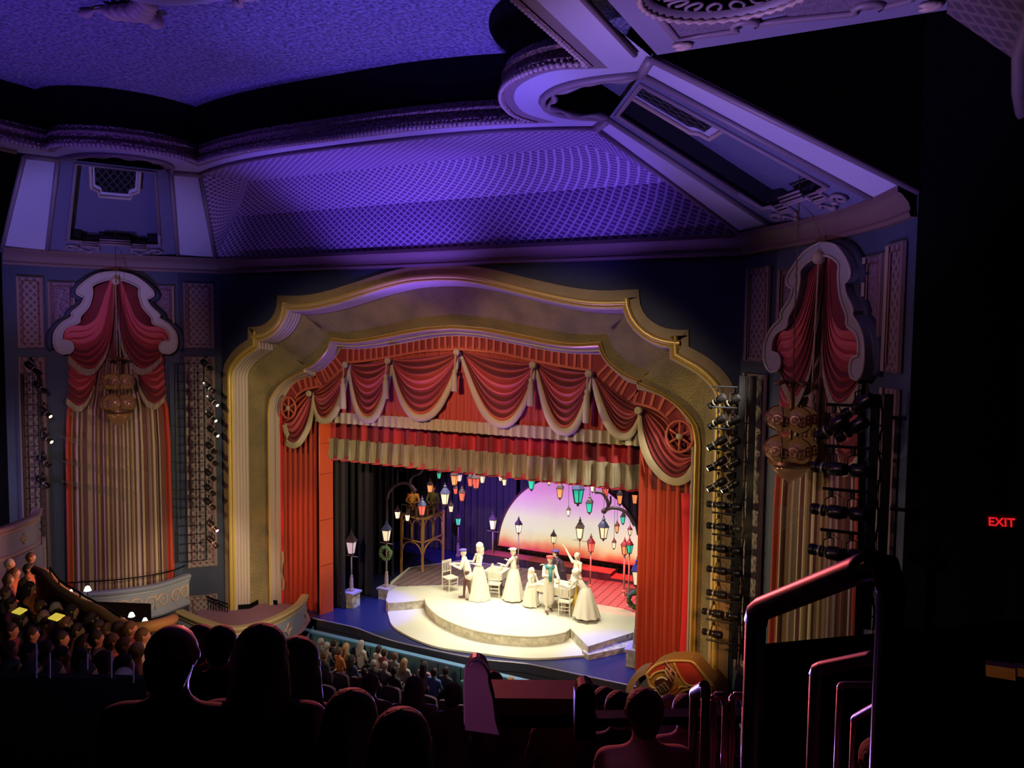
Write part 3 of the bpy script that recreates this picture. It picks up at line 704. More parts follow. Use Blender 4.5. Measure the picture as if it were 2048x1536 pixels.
for k, (zt_, zb_) in tz.items():
    p = R3[k]; a = onY(ROS[k][0], zt_, -.42).z; b = onY(ROS[k][0], zb_, -.42).z
    mb = MB(); mb.tube([(p.x, -.42, p.z-.05), (p.x, -.46, a)], .022, 6); mb.lathe([(.02, a+.1), (.07, a+.04), (.05, a-.05), (.09, a-.12), (.085, a-.2), (.10, b+.02), (.09, b)], (p.x, -.46, 0), 10); mb.build('tassel', cream_trim, val, True)
# wheels at the ends of the ladder band
for pc, r in (((577, 816), .30), ((1359, 873), .34)):
    c = onY(*pc, -.30); mb = MB()
    mb.tube([(c.x+r*math.cos(a), -.30, c.z+r*1.15*math.sin(a)) for a in [2*PI*k/28 for k in range(28)]], .035, 6, True)
    for k in range(6): a = PI/2+k*PI/3; mb.beam((c.x, -.30, c.z), (c.x+r*math.cos(a), -.30, c.z+r*1.15*math.sin(a)), .05, .03, (0, 1, 0))
    w = mb.build('band_wheel', rung_m, val, True)
    mb = MB(); mb.lathe([(.01, .08), (.05, .07), (.085, .03), (.08, 0)], (c.x, -.31, c.z), 12, Matrix.Rotation(PI/2, 3, 'X')); mb.build('hub', cream_trim, w, True)
vl = onY(626, 842, 0); vr = onY(1290, 892, 0); zv = (vl.z+vr.z)/2
ztop = lambda x: 8.75-.045*x*x
mb = MB(); pleat(mb, -5.5, 5.62, lambda x: min(8.9, 8.8-.055*x*x), zv+.3, -.02, .05, .24, 3, pinch=.3); mb.build('pleated_skirt', mat('brick_velvet', (.36, .045, .030), .8), val, True)
mb = MB(); pleat(mb, -5.52, 5.64, zv+.34, zv, -.07, .055, .24, 3); mb.build('skirt_fringe', cream_trim, val, True)
# border curtain below the valance
zb0 = onY(663, 920, .35).z; zb1 = onY(1277, 975, .35).z; zb_ = (zb0+zb1)/2
bord = thing('border_curtain', 'deep red border curtain with long knotted cream fringe above the stage', 'curtain', (0, .4, zb_))
xl, xr = -5.15, 5.35
mb = MB(); pleat(mb, xl, xr, zv+.6, zb_+.62, .42, .11, .42, 9, pinch=.2); mb.build('pleated_cloth', mat('border_red_light_patches', (.46, .02, .03), .75, var=(1, (.13, .006, .02), (2.2, 2.2, .15))), bord, True)  # bright and dark patches of stage light are put into the cloth colour
mb = MB(); rows = []
N = 520
def by(x, v): t = (x-xl)/.42; s = math.sin(2*PI*t+.35*math.sin(t*1.7)); return .37-.11*math.copysign(abs(s)**.7, s)*(1+.25*v)
for j, (v, dy, w) in enumerate(((0, -.01, 0), (.03, -.03, 0), (.06, 0, 0), (.09, -.03, 0), (.12, 0, 0), (.16, -.02, 0), (.18, -.01, .006), (.5, -.01, .014), (.8, -.02, .02), (1, -.03, .028))):
    rows.append([(xl+(xr-xl)*k/N, by(xl+(xr-xl)*k/N, v)+dy+w*math.sin(k*2.4+v), zb_+.66-.66*v-.012*math.sin(k*.9)*(v > .9)) for k in range(N+1)])
mb.loft(rows); mb.build('knotted_fringe', cream_dark, bord, True)
mb = MB(); pleat(mb, xl, xr, zb_+.1, zb_-.07, .40, .075, .42, 9); mb.build('red_hem', mat('pink_red_lining', (.5, .03, .06), .7), bord, True)
# side curtains
def side_curtain(name, label, xa, xb, y0, zt, zb, m, wl, amp, seed):
    t = thing(name, label, 'curtain', ((xa+xb)/2, y0, zb)); mb = MB(); pleat(mb, xa, xb, zt, zb, y0, amp, wl, seed); mb.build('pleated_cloth', m, t, True); return t
rust = mat('rust_red_velvet', (.40, .040, .016), .75)
xa = onY(566, 1150, -.02).x; xb = onY(637, 1150, .1).x
lc = side_curtain('side_curtain', 'tall rust red pleated curtain at the left edge of the arch', xa, xb, .06, 6.7, .02, rust, .22, .06, 4)
mb = MB(); pleat(mb, xa-.02, xa+.12, 6.6, .05, -.08, .03, .12, 5); mb.build('bright_red_edge', mat('scarlet_lining', (.62, .012, .02), .7), lc, True)
mb = MB(); mb.grid(lambda u, v: (xa+.05+.10*u+.05*math.sin(v*9), -.16-.02*math.sin(v*7), 1.9-1.3*v), 3, 14); mb.build('cream_edge_trim', cream_dark, lc, True)
xa = onY(1277, 1150, .2).x; xb = onY(1386, 1150, -.02).x
rc = side_curtain('side_curtain', 'tall rust red pleated curtain at the right edge of the arch', xa, xb, .08, 6.7, .02, rust, .24, .055, 6)
mb = MB(); mb.grid(lambda u, v: (xb-.34+.36*u+.10*(1-u)*math.sin(v*3.1), -.10-.02*math.sin(u*6), 5.2-5.1*v), 6, 10); mb.build('bright_red_edge', MATS['scarlet_lining'], rc, True)
mb = MB(); mb.grid(lambda u, v: (xb-.42+.10*u, -.14, 1.1-.85*v), 2, 6); mb.build('cream_edge_trim', cream_dark, rc, True)
a = onZ(635, 1232, 0); b = onZ(664, 1222, 0)
fl = thing('tormentor_flat', 'flat orange tormentor panel standing beside the left curtain', 'panel', (a.x, a.y, 0))
mb = MB(); mb.beam((a.x, a.y+.12, 3.3), (b.x, b.y+.05, 3.3), .05, 6.6); mb.build('panel_face', orange_flat, fl)
mb = MB()
for z in (1.6, 3.1, 4.6, 5.6): mb.beam((a.x+.03, a.y+.09, z), (b.x+.03, b.y+.02, z), .03, .012)
mb.build('panel_joint', mat('orange_joint', (.30, .035, .012), .7), fl)
# black masking
def legd(x0, y, x1, label, seed, zt=9):
    t = thing('masking_drape', label, 'drape', ((x0+x1)/2, y, 0)); mb = MB(); pleat(mb, x0, x1, zt, .02, y, .07, .3, seed); mb.build('pleated_cloth', drape_black, t, True)
legd(onY(655, 1215, .75).x, .75, onY(690, 1215, .75).x, 'black masking drape just behind the orange panel', 11)
legd(onY(688, 1195, 2.15).x, 2.15, onY(748, 1195, 2.15).x, 'black masking drape behind the short stone lamp pedestal', 12)
legd(-7.6, 4.3, -5.35, 'black masking drape left of the scaffold tower', 13)
legd(-7.6, 8.3, -2.2, 'wide black drape behind the scaffold tower', 14)
legd(5.7, 3.2, 7.8, 'black masking drape in the right wing', 15)
legd(-2.2, 8.6, 8, 'wide black drape behind the sunset disc', 16)
# ------------------------------------------------------------------ side walls: scroll frames, drapes, pierced panels, boxes
def tz_of(px, py, s):
    """hit the splayed side wall; returns (t, z)"""
    d = rayd(px, py); best = None
    def f(t): p = arcp(t); return (s*p.x-CAM.x)*d.y-(p.y-CAM.y)*d.x
    lo, hi = -.4, 1.4; a = f(lo)
    for _ in range(50):
        m = (lo+hi)/2
        if (f(m) > 0) == (a > 0): lo = m
        else: hi = m
    p = arcp(lo); k = (p.y-CAM.y)/d.y; return lo, CAM.z+d.z*k
z3 = lambda x, y: (x/4.042, 480+y/4.042)
def tr(P): # trace on the left wall
    return [Vector((*tz_of(*z3(*p), -1), 0)) for p in P]
# outer edge of the scroll frame, from crown to the lower volute, right half then left half of the left frame
FR_out_R = [(935, 258), (1080, 285), (1190, 350), (1255, 420), (1250, 465), (1205, 470), (1230, 530), (1310, 600), (1305, 630), (1390, 680), (1440, 750), (1450, 830), (1435, 885), (1370, 917), (1320, 895), (1306, 850), (1340, 812), (1388, 808)]
FR_in_R = [(935, 320), (1040, 335), (1130, 385), (1130, 430), (1160, 540), (1245, 640), (1250, 685), (1330, 705), (1375, 750), (1388, 808)]
FR_out_L = [(935, 258), (800, 280), (690, 345), (622, 410), (640, 460), (685, 458), (665, 520), (580, 595), (583, 625), (500, 680), (440, 750), (432, 840), (470, 905), (530, 930), (590, 905), (598, 860), (570, 820), (500, 808)]
FR_in_L = [(935, 320), (850, 335), (748, 375), (748, 440), (715, 540), (650, 615), (650, 665), (560, 690), (505, 740), (500, 808)]
FoR, FiR, FoL, FiL = tr(FR_out_R), tr(FR_in_R), tr(FR_out_L), tr(FR_in_L)
tc = FoR[0].x
hw = []
for a, b in zip(FoR, FoL): hw.append(a)
# mean half outline, symmetric about the frame's own axis
def half_sym(A, B, n):
    a = catmull(A, n); b = catmull(B, n); return [((p.x-tc)-(q.x-tc), (p.y+q.y)/2) for p, q in zip(a, b)]
Hout = [(-(d)/2, z) for d, z in half_sym(FoR, FoL, 44)]; Hin = [(-(d)/2, z) for d, z in half_sym(FiR, FiL, 30)]
def fulls(H): return [(tc+d, z) for d, z in H]+[(tc-d, z) for d, z in H[::-1]]
Hout[0] = (0, Hout[0][1]); Hin[0] = (0, Hin[0][1])
volc = (-(tr([(1360, 862)])[0].x-tr([(530, 868)])[0].x)/2*-1, tr([(1360, 862)])[0].y)
def frame(s, nm, look_):
    f = thing('scroll_surround', 'grey green scroll surround of the %s wall drapery, curling into two volutes' % nm, 'surround', side(s, tc, 8.9))
    T = lambda t, z, d: side(s, t, z, d)
    for sg in (1, -1):
        out = [(tc+sg*d, z) for d, z in Hout]; inn = [(tc+sg*d, z) for d, z in Hin]
        poly = out+inn[::-1]
        mb = MB(); mb.prism(poly, T, .02, .26); mb.build('scroll_arm', scroll_m, f)
        mb = MB(); mb.tube([T(t, z, .27) for t, z in out], .03, 5); mb.tube([T(t, z, .27) for t, z in inn], .03, 5); mb.build('edge_bead', mat('scroll_edge', (.36, .31, .27), .45) if 'scroll_edge' not in MATS else MATS['scroll_edge'], f, True)
        c = (tc+sg*abs((Hout[-1][0]+Hout[-5][0])/2), volc[1])
    # navy tube behind each arm is a painted drop shadow
    for sg in (1, -1):
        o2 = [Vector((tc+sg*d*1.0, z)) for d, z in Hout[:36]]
        mb = MB(); mb.tube([T(p.x+sg*.018, p.y-.02, .03) for p in o2], .11, 5); mb.build('shadow_edge', navy, f, True)
    return f
def wall_drape(s, nm):
    T = lambda t, z, d=0: side(s, t, z, d)
    tl, tr_ = tr([(540, 1450)])[0].x, tr([(1385, 1450)])[0].x; hwid = abs(tl-tr_)/2
    zbot = 1.0; zt = 10.2
    d = thing('draped_hanging', 'red swags tied over striped cream and maroon drapes on the %s splayed wall' % nm, 'drapery', T(tc, zbot))
    # sheer striped curtain
    rnd = random.Random(5); N = 96
    def half_w(v): return hwid*(.99+.06*v)
    mats = [stripe_cream, stripe_red, rust, mat('sheer_gold_stripe_'+nm, (.34, .25, .12), .75), mat('sheer_lilac_stripe_'+nm, (.40, .31, .34), .75)]
    sk = []; i = 0
    while len(sk) < N:
        w = rnd.choice((1, 2, 2, 3, 4)); k = rnd.choice((0, 3, 4, 0)) if i % 2 else 1; i += 1; sk += [k]*w
    for j in range(6): sk[j] = 2
    for j in range(N-5, N): sk[j] = 2
    cols = []
    mb = MB()
    for a in range(N):
        def P(k, v):
            u = k/N; ph = math.sin(k*.75)*.05+math.sin(k*.21)*.03
            spread = (u-.5)*2*(1-.62*max(0, 1-v*2.6)**.8)
            return T(tc+half_w(v)*spread, zt+(zbot-zt)*v, .10+ph)
        rows = [[P(a, v/8), P(a+1, v/8)] for v in range(9)]
        mb.mi(sk[a]).loft(rows)
    mb.build('striped_curtain', mats, d, True)
    mb = MB(); mb.prism([(tc-hwid*.45, 10.2), (tc+hwid*.45, 10.2), (tc+hwid*.95, 8.2), (tc-hwid*.95, 8.2)], lambda t, z, q_: T(t, z, q_), -.02, .02); mb.build('dark_backing', dark_cloth, d)
    # two draped falls from the crown, each sweeping to its side
    zc = Hin[0][1]-.05
    for sg in (1, -1):
        def cv(P, d, n=30):
            Q = tr(P); return catmull([T(tc+sg*abs(q.x-tc), q.y, dd) for q, dd in zip(Q, d)], n)
        inner = cv([(932, 325), (928, 520), (912, 700), (878, 880), (800, 1000), (745, 1040), (660, 1020), (560, 935)], (.16, .2, .24, .26, .26, .24, .2, .16))
        outer = cv([(890, 325), (850, 450), (800, 590), (750, 655), (680, 690), (600, 690), (540, 700), (502, 770)], (.18, .24, .28, .30, .30, .26, .2, .16))
        mb = MB(); n = 34; rows = []
        for k in range(n+1):
            v = k/n; rows.append([a.lerp(b, v)+Vector((0, -.035*math.sin(v*PI*13)*min(1, j/6), 0)) for j, (a, b) in enumerate(zip(outer, inner))])
        for k in range(n):
            v = k/n; q = math.sin(v*PI*13); mb.mi((1 if q > -.5 else 0) if v < .46 else (0 if q > .1 else 2)).loft(rows[k:k+2])  # rose rows are painted highlights, maroon rows painted fold shade
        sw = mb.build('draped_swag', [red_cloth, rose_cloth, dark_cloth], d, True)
        mb = MB(); q0 = [p+Vector((0, -.04, 0)) for p in inner]; mb.loft([q0, [p+Vector((0, -.03, -.03-.17*min(1, j/14))) for j, p in enumerate(q0)]]); mb.build('swag_fringe', cream_dark, sw)
        up = cv([(890, 325), (760, 390), (745, 450), (700, 560), (652, 640), (640, 665), (560, 690), (502, 750)], (.12, .12, .12, .12, .12, .12, .12, .12))
        mb = MB(); mb.loft([up, [a.lerp(b, .5)+Vector((0, -.02, 0)) for a, b in zip(up, outer)], outer]); mb.build('upper_fold', [mat('crimson_fold_%s_%d' % (nm, sg), (.14, .008, .014), .75)], d, True)
        # volute lobe fold beside the scroll, then the lower tail swag
        top = cv([(785, 1030), (740, 1045), (660, 1020), (560, 935)], (.2, .2, .2, .16), 20); bot = cv([(785, 1060), (755, 1200), (700, 1300), (640, 1335), (590, 1310), (545, 1270)], (.2, .22, .24, .24, .2, .16), 20)
        mb = MB(); n = 22; rows = [[p.lerp(q, k/n)+Vector((0, -.03*math.sin(k/n*PI*11), 0)) for p, q in zip(top, bot)] for k in range(n+1)]
        for k in range(n): v = k/n; q = math.sin(v*PI*11); mb.mi((1 if q > .5 else 0) if v < .6 else (0 if q > 0 else 2)).loft(rows[k:k+2])  # same painted fold highlights and shade on the tail
        sw = mb.build('tail_swag', [red_cloth, rose_cloth, dark_cloth], d, True)
        mb = MB(); q0 = [p+Vector((0, -.04, 0)) for p in bot]; mb.loft([q0, [p+Vector((0, -.03, -.19)) for p in q0]]); mb.build('swag_fringe', cream_dark, sw)
    mb = MB(); c_ = T(tc, zc, .3); mb.ball(c_, .13, 10); mb.build('top_rosette', cream_trim, d, True)
    mb = MB(); mb.tube([c_, T(tc, 8.1, .34)], .02, 5); mb.lathe([(.02, 8.12), (.07, 8.05), (.05, 7.95), (.09, 7.88), (.09, 7.45), (.08, 7.43)], Vector((T(tc, 0, .34).x, T(tc, 0, .34).y, 0)), 10); mb.build('tassel', cream_trim, d, True)
    return d
def panel(s, nm, t0, t1, z0, z1, label, on='arc', m=None):
    T = (lambda t, z, d: side(s, t, z, d)) if on == 'arc' else (lambda t, z, d: Vector((s*(XB+(BC.x-XB)*t-d*.74), YF+(BC.y-YF)*t-d*.67, z)))
    p = thing('pierced_panel', label, 'panel', T((t0+t1)/2, z0, 0))
    ww = (T(t1, 0, 0)-T(t0, 0, 0)).length; e = .10/ww*(t1-t0)
    mb = MB(); vs = []; mb.grid(lambda u, v: T(t0+(t1-t0)*u, z0+(z1-z0)*v, .03), 4, 2, (ww, z1-z0)); mb.build('pierced_field', m or panel_m, p)
    for d, mm, r, nm2 in ((0, mat('panel_rim', (.17, .12, .125), .5) if 'panel_rim' not in MATS else MATS['panel_rim'], .05, 'outer_rim'), (e, mat('panel_line', (.15, .04, .05), .6) if 'panel_line' not in MATS else MATS['panel_line'], .022, 'inner_line')):
        dz = d/e*.12 if e else 0
        mb = MB(); P = [T(t0+d, z0+dz, .05), T(t1-d, z0+dz, .05), T(t1-d, z1-dz, .05), T(t0+d, z1-dz, .05)]; mb.tube(P, r, 5, True); mb.build(nm2, mm, p)
    return p
for s, nm in ((-1, 'left'), (1, 'right')):
    frame(s, nm, None); wall_drape(s, nm)
    panel(s, nm, .795, .925, 8.62, 10.66, 'tall pierced wall panel outside the %s scroll surround, upper' % nm)
    panel(s, nm, .795, .925, 1.9, 8.35, 'tall pierced wall panel outside the %s scroll surround, lower' % nm)
    panel(s, nm, .2, .85, 8.62, 10.66, 'pierced wall panel between arch and %s scroll surround, upper' % nm, 'flat')
    panel(s, nm, .2, .85, 1.55, 8.35, 'long pierced wall panel behind the %s arch side lighting ladder' % nm, 'flat')
    panel(s, nm, .2, .85, -.45, .6, 'small square pierced wall panel low beside the %s side of the arch' % nm, 'flat')
    panel(s, nm, .03, .21, 8.75, 10.55, 'embossed wallpaper panel on the arch side of the %s scroll surround' % nm, 'arc', panel_in)
    panel(s, nm, .62, .755, 8.75, 10.55, 'embossed wallpaper panel on the outer side of the %s scroll surround' % nm, 'arc', panel_in)
# --- boxes
def relief(mb, P, k, r=.02, sc=.3):
    """a scroll of relief between points; P(u, v) maps to the surface"""
    pts = []
    for j in range(26):
        a = j/25*3.4*PI; q = (1-j/27); pts.append(P(k+sc*.42*q*math.cos(a), .5+.42*q*math.sin(a)))
    mb.tube(pts, [r*(1.4-j/25) for j in range(26)], 5)
def parapet(name, label, pts, ztop, hgt, mfront, mrail, ornaments, lit=None, zbot_rail=True, loc=None):
    P = catmull([Vector((x, y, 0)) for x, y in pts], 36); P2 = [Vector((p.x, p.y)) for p in P]
    t = thing(name, label, 'box front', loc or (P[18].x, P[18].y, ztop-hgt))
    def R_(d, z): return [(p.x, p.y, z) for p in offset2(P2, -d)]
    mb = MB(); mb.loft([R_(.02, ztop-.16), R_(.0, ztop-hgt+.1), R_(-.12, ztop-hgt+.1), R_(-.12, ztop-.16)]); mb.build('front_panel', mfront, t, 2)
    mb = MB(); mb.loft([R_(.0, ztop-.20), R_(.06, ztop-.17), R_(.05, ztop-.12), R_(.10, ztop-.07), R_(.11, ztop-.01), R_(.06, ztop+.03), R_(-.12, ztop+.03), R_(-.16, ztop-.03), R_(-.16, ztop-.15)]); mb.build('top_rail', mrail, t, 2)
    mb = MB(); mb.loft([R_(.0, ztop-hgt+.12), R_(.05, ztop-hgt+.09), R_(.05, ztop-hgt+.02), R_(-.02, ztop-hgt-.06), R_(-.3, ztop-hgt-.10)]); mb.build('lower_moulding', mrail, t, 2)
    o_ = offset2(P2, -.03)
    def S(u, v): # u in metres along
        k = min(35.99, max(0, u*36)); i = int(k); w = k-i; a = o_[i].lerp(o_[i+1], w); return Vector((a.x, a.y, ztop-hgt+.15+(hgt-.38)*v))
    return t, S
# lower box beside the left of the arch
bx = [onZ(357, 1222, .95), onZ(400, 1240, .95), onZ(455, 1256, .95), onZ(510, 1250, .95), onZ(560, 1232, .95), onZ(596, 1210, .95), onZ(611, 1190, .95)]
t, S = parapet('box_parapet', 'curved grey blue box front with gilt rail and diamond ornaments beside the stage, left', [(p.x, p.y) for p in bx], .95, .95, box_blue, box_gold, None)
for u in (.06, .74, .99):
    mb = MB(); P0 = [S(u+.030*a, .5+.62*b) for a, b in ((0, -.5), (.35, -.2), (1, 0), (.35, .2), (0, .5), (-.35, .2), (-1, 0), (-.35, -.2))]
    c_ = S(u, .5); n_ = Vector((-.2, -1, 0)).normalized()*.06
    mb.add(P0+[c_+n_], [(i, (i+1) % 8, 8) for i in range(8)]); mb.tube([p+n_*.3 for p in P0], .025, 5, True); mb.build('diamond_ornament', ornament_m, t)
mb = MB(); q = [(p.x, p.y) for p in bx]; fl_ = [(-8.9, -1.6)]+[(p[0]+.1, p[1]+.12) for p in q]+[(-5.4, -.4), (-6.2, .0), (-7.6, -.4)]
mb.poly(fl_, (), lambda x, y: (x, y, .12)); struct(mb, 'floor_box_left', mauve_floor)
mb = MB(); q2 = [Vector((p.x+.15, p.y+.2, 0)) for p in bx]; mb.loft([[(p.x, p.y, -.05) for p in q2], [(p.x, p.y, -1.8) for p in q2]]); struct(mb, 'wall_under_box_left', mat('pit_side_blue', (.10, .14, .26), .6))
# upper box on the left splayed wall
def boxpts(s, t0, t1, out, n=7): return [(lambda p: (p.x, p.y))(side(s, t0+(t1-t0)*k/(n-1), 0, .08+out*math.sin(PI*(k/(n-1))**.8)**.7)) for k in range(n)]
for s, nm in ((-1, 'left'), (1, 'right')):
    bp = boxpts(s, -.04, .90, 1.05); bp = bp if s > 0 else bp
    pp = bp[::-1] if s < 0 else bp
    zt_ = 1.35 if s < 0 else 1.25
    t, S = parapet('box_balcony', 'curved box balcony with carved scroll relief below the %s drapery' % nm, pp, zt_, .95, box_blue, box_blue, None)
    for j, k in enumerate([.14, .22, .30, .38, .46, .54, .62, .70, .78, .88, .95]):
        mb = MB(); relief(mb, S, k, .028, .10 if j % 2 else -.10)
        if j % 3 == 1: mb.tube([S(k+.03, .1), S(k+.035, .5), S(k+.028, .95)], .03, 5)
        mb.build('scroll_relief', ornament_m, t, True)
    mb = MB(); o_ = [side(s, -.02+.88*k/14, 0, .9*math.sin(PI*(k/14)**.8)**.7) for k in range(15)]
    mb.tube([(p.x, p.y, zt_+.28) for p in o_], .02, 5); mb.build('rail', metal_black, t, True)
    for k in range(1, 14, 2):
        mb = MB(); p = o_[k]; mb.cyl((p.x, p.y, zt_), (p.x, p.y, zt_+.28), .014, n=6); mb.build('rail_post', metal_black, t)
    mb = MB(); mb.poly([(side(s, -.04+.94*k/14, 0, 0).x, side(s, -.04+.94*k/14, 0, 0).y) for k in range(15)]+[(p.x, p.y) for p in o_[::-1]], (), lambda x, y: (x, y, zt_-.85)); struct(mb, 'floor_box_'+nm+'_upper', dark_wall)
# far left mezzanine front with lilac light
mz = [(-14.2, -9.8), (-13.2, -8.6), (-12.3, -7.4), (-11.5, -6.5), (-10.95, -6.05), (-10.75, -5.6)]
mz = [onZ(-60, 1036, 4.75), onZ(-20, 1027, 4.75), onZ(20, 1016, 4.75), onZ(50, 1005, 4.75), onZ(70, 997, 4.75), onZ(76, 985, 4.75)]
t, S = parapet('mezzanine_balcony', 'lilac lit curved mezzanine front with diamond ornament at the far left', [(p.x, p.y) for p in mz], 4.3, .8, box_lilac, mat('pink_rail', (.45, .30, .33), .5), None)
for u in (.52,):
    mb = MB(); P0 = [S(u+.05*a, .5+.6*b) for a, b in ((0, -.5), (.4, -.2), (1, 0), (.4, .2), (0, .5), (-.4, .2), (-1, 0), (-.4, -.2))]
    mb.tube(P0, .03, 5, True); mb.ball(S(u, .5), .09, 8); mb.build('diamond_ornament', ornament_m, t, True)
mb = MB(); q2 = [Vector((p.x, p.y+.15, 0)) for p in mz]; mb.loft([[(p.x, p.y, 3.5) for p in q2], [(p.x, p.y, 2.6) for p in q2]]); mb.build('under_panel', mat('lilac_under_panel', (.30, .26, .38), .6), t)
for k in (1, 3, 5):
    p = q2[k]; mb = MB(); mb.box((p.x, p.y-.03, 3.0), (.07, .05, 1.0)); mb.build('panel_strip', MATS['pink_rail'], t)
area((-10.6, -9.6, 5.6), (-12.2, -6.5, 3.8), 60, (.75, .5, 1), .5, .5, 120, 'mezzanine_violet_light')
# iron balustrade by the low wall panel
ir = thing('iron_balustrade', 'black iron balustrade in front of the low square panel, left of the arch', 'balustrade', (-8.7, -1.9, .95))
a = onY(400, 1188, -1.75); b = onY(455, 1208, -1.6)
mb = MB(); mb.tube([a, b], .022, 6); mb.tube([a-Vector((0, 0, .12)), b-Vector((0, 0, .12))], .015, 6); mb.build('top_bar', metal_black, ir)
for k in range(11):
    p = a.lerp(b, k/10); mb = MB(); mb.cyl(p, (p.x, p.y, p.z-.62), .013, n=5); mb.build('baluster', metal_black, ir)
# ------------------------------------------------------------------ stage set
ZP = .34
disc = thing('stage_disc', 'low pale round disc reaching over the stage edge', 'platform', (1.2, 2.2, 0))
pts = [Z_ for Z_ in [onZ(775, 1226, .06), onZ(790, 1256, .06), onZ(860, 1290, .06), onZ(950, 1305, .06), onZ(1060, 1317, .06), onZ(1170, 1311, .06)]]
front = catmull([(p.x, p.y, 0) for p in pts], 40); front = [(p.x, p.y) for p in front]
poly = front+[(4.6, 2.6), (3.5, 5.8), (-2.5, 5.8), (-3.9, 2.4)]
mb = MB(); mb.prism(poly, lambda x, y, d: (x, y, d), .012, .07); mb.build('disc_top', stage_cream, disc)
plat = thing('stone_platform', 'raised pale stone-edged platform with curved front and side steps', 'platform', (0, 3, 0))
up = [onZ(p[0], p[1], ZP) for p in [(772, 1200), (776, 1206), (812, 1204), (850, 1200), (858, 1216), (890, 1240), (960, 1264), (1060, 1274), (1128, 1266), (1140, 1256), (1176, 1293), (1275, 1262)]]
U = [(p.x, p.y) for p in up]
U2 = U[:4]+[(p.x, p.y) for p in catmull([(a, b, 0) for a, b in U[3:10]], 30)]+U[10:]+[(5.6, 3.2), (5.6, 5.2), (3.4, 6.9), (-3.6, 6.4), (-4.9, 4.6), (-4.5, 2.9)]
mb = MB(); mb.poly(U2, (), lambda x, y: (x, y, ZP))
mb.build('platform_top', mat('pale_cobbles', (.52, .51, .39), .8, bump=(4, .3, 'voronoi', .03)), plat)
mb = MB(); n = len(U2); mb.add([(x, y, 0) for x, y in U2]+[(x, y, ZP-.002) for x, y in U2], [(i, (i+1) % n, n+(i+1) % n, n+i) for i in range(n)]); mb.build('stone_facing', stone_m, plat)
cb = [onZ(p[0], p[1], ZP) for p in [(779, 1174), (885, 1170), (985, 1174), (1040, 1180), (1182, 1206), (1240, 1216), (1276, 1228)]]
mb = MB(); mb.poly([(p.x, p.y) for p in cb]+[(5.55, 5.15), (3.35, 6.85), (-3.55, 6.35), (-4.8, 4.6)], (), lambda x, y: (x, y, ZP+.006)); mb.build('brown_shaded_cobbles', lattice('brown_shaded_paving', (.22, .14, .14), (.05, .035, .035), .30, .22, .06, .6, False, .5), plat)  # brown cobbles; their darker colour also carries shade beyond the light pool
mb = MB(); mb.tube([(x, y, ZP+.01) for x, y in U2[3:34]], .035, 6); mb.build('edge_coping', stage_cream, plat, True)
a = onZ(1176, 1293, ZP); b = onZ(1275, 1262, ZP); c = onZ(1160, 1312, .1)
mb = MB()
mb.beam((c.x+.1, c.y+.15, .08), (b.x+.6, b.y+.3, .08), .34, .16); mb.build('lower_step', stone_m, plat)
# sunset disc: a painted, back lit half round drop
sun = thing('sunset_backdrop', 'glowing half round sunset backdrop fading from pink through white to red', 'backdrop', (.4, 7.6, .7))
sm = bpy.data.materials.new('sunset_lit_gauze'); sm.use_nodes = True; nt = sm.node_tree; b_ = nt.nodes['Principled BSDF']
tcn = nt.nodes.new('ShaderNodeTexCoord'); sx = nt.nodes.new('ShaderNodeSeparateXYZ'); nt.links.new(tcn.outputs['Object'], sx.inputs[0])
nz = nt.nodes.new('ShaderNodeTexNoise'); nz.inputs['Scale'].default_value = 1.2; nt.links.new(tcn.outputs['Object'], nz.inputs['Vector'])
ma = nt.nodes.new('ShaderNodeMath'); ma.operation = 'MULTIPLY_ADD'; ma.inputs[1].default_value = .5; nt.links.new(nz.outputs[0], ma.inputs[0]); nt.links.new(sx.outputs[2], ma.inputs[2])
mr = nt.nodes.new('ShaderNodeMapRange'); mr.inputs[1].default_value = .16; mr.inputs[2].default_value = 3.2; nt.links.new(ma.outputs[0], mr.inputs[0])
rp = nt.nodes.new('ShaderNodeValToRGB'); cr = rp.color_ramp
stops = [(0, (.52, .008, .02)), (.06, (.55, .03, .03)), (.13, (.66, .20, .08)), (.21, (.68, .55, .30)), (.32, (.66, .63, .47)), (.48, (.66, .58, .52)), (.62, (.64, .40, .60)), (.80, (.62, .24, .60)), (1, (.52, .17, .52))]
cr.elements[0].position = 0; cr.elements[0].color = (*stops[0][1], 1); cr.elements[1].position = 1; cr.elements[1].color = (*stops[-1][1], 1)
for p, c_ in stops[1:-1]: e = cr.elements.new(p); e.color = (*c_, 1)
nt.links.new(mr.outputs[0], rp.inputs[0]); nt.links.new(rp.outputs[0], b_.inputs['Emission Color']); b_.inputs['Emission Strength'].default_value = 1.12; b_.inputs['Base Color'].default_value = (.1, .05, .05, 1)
sc_, sr = Vector((.42, .72)), 3.08
P = [(sc_.x+sr*math.cos(a), sc_.y+sr*1.0*math.sin(a)) for a in [PI*k/48 for k in range(49)]]
mb = MB(); mb.prism(P, lambda x, y, d: (x, 7.6+d, y), 0, .06); mb.build('lit_gauze', sm, sun)
for x in (-1.8, 2.4): mb = MB(); mb.box((x, 7.66, .37), (.12, .06, .72)); mb.build('support_leg', MATS['sun_rim'] if 'sun_rim' in MATS else black_m, sun)
mb = MB(); mb.tube([(x, 7.57, y) for x, y in P], .045, 6, True); mb.build('dark_rim', mat('sun_rim', (.10, .02, .03), .7), sun, True)
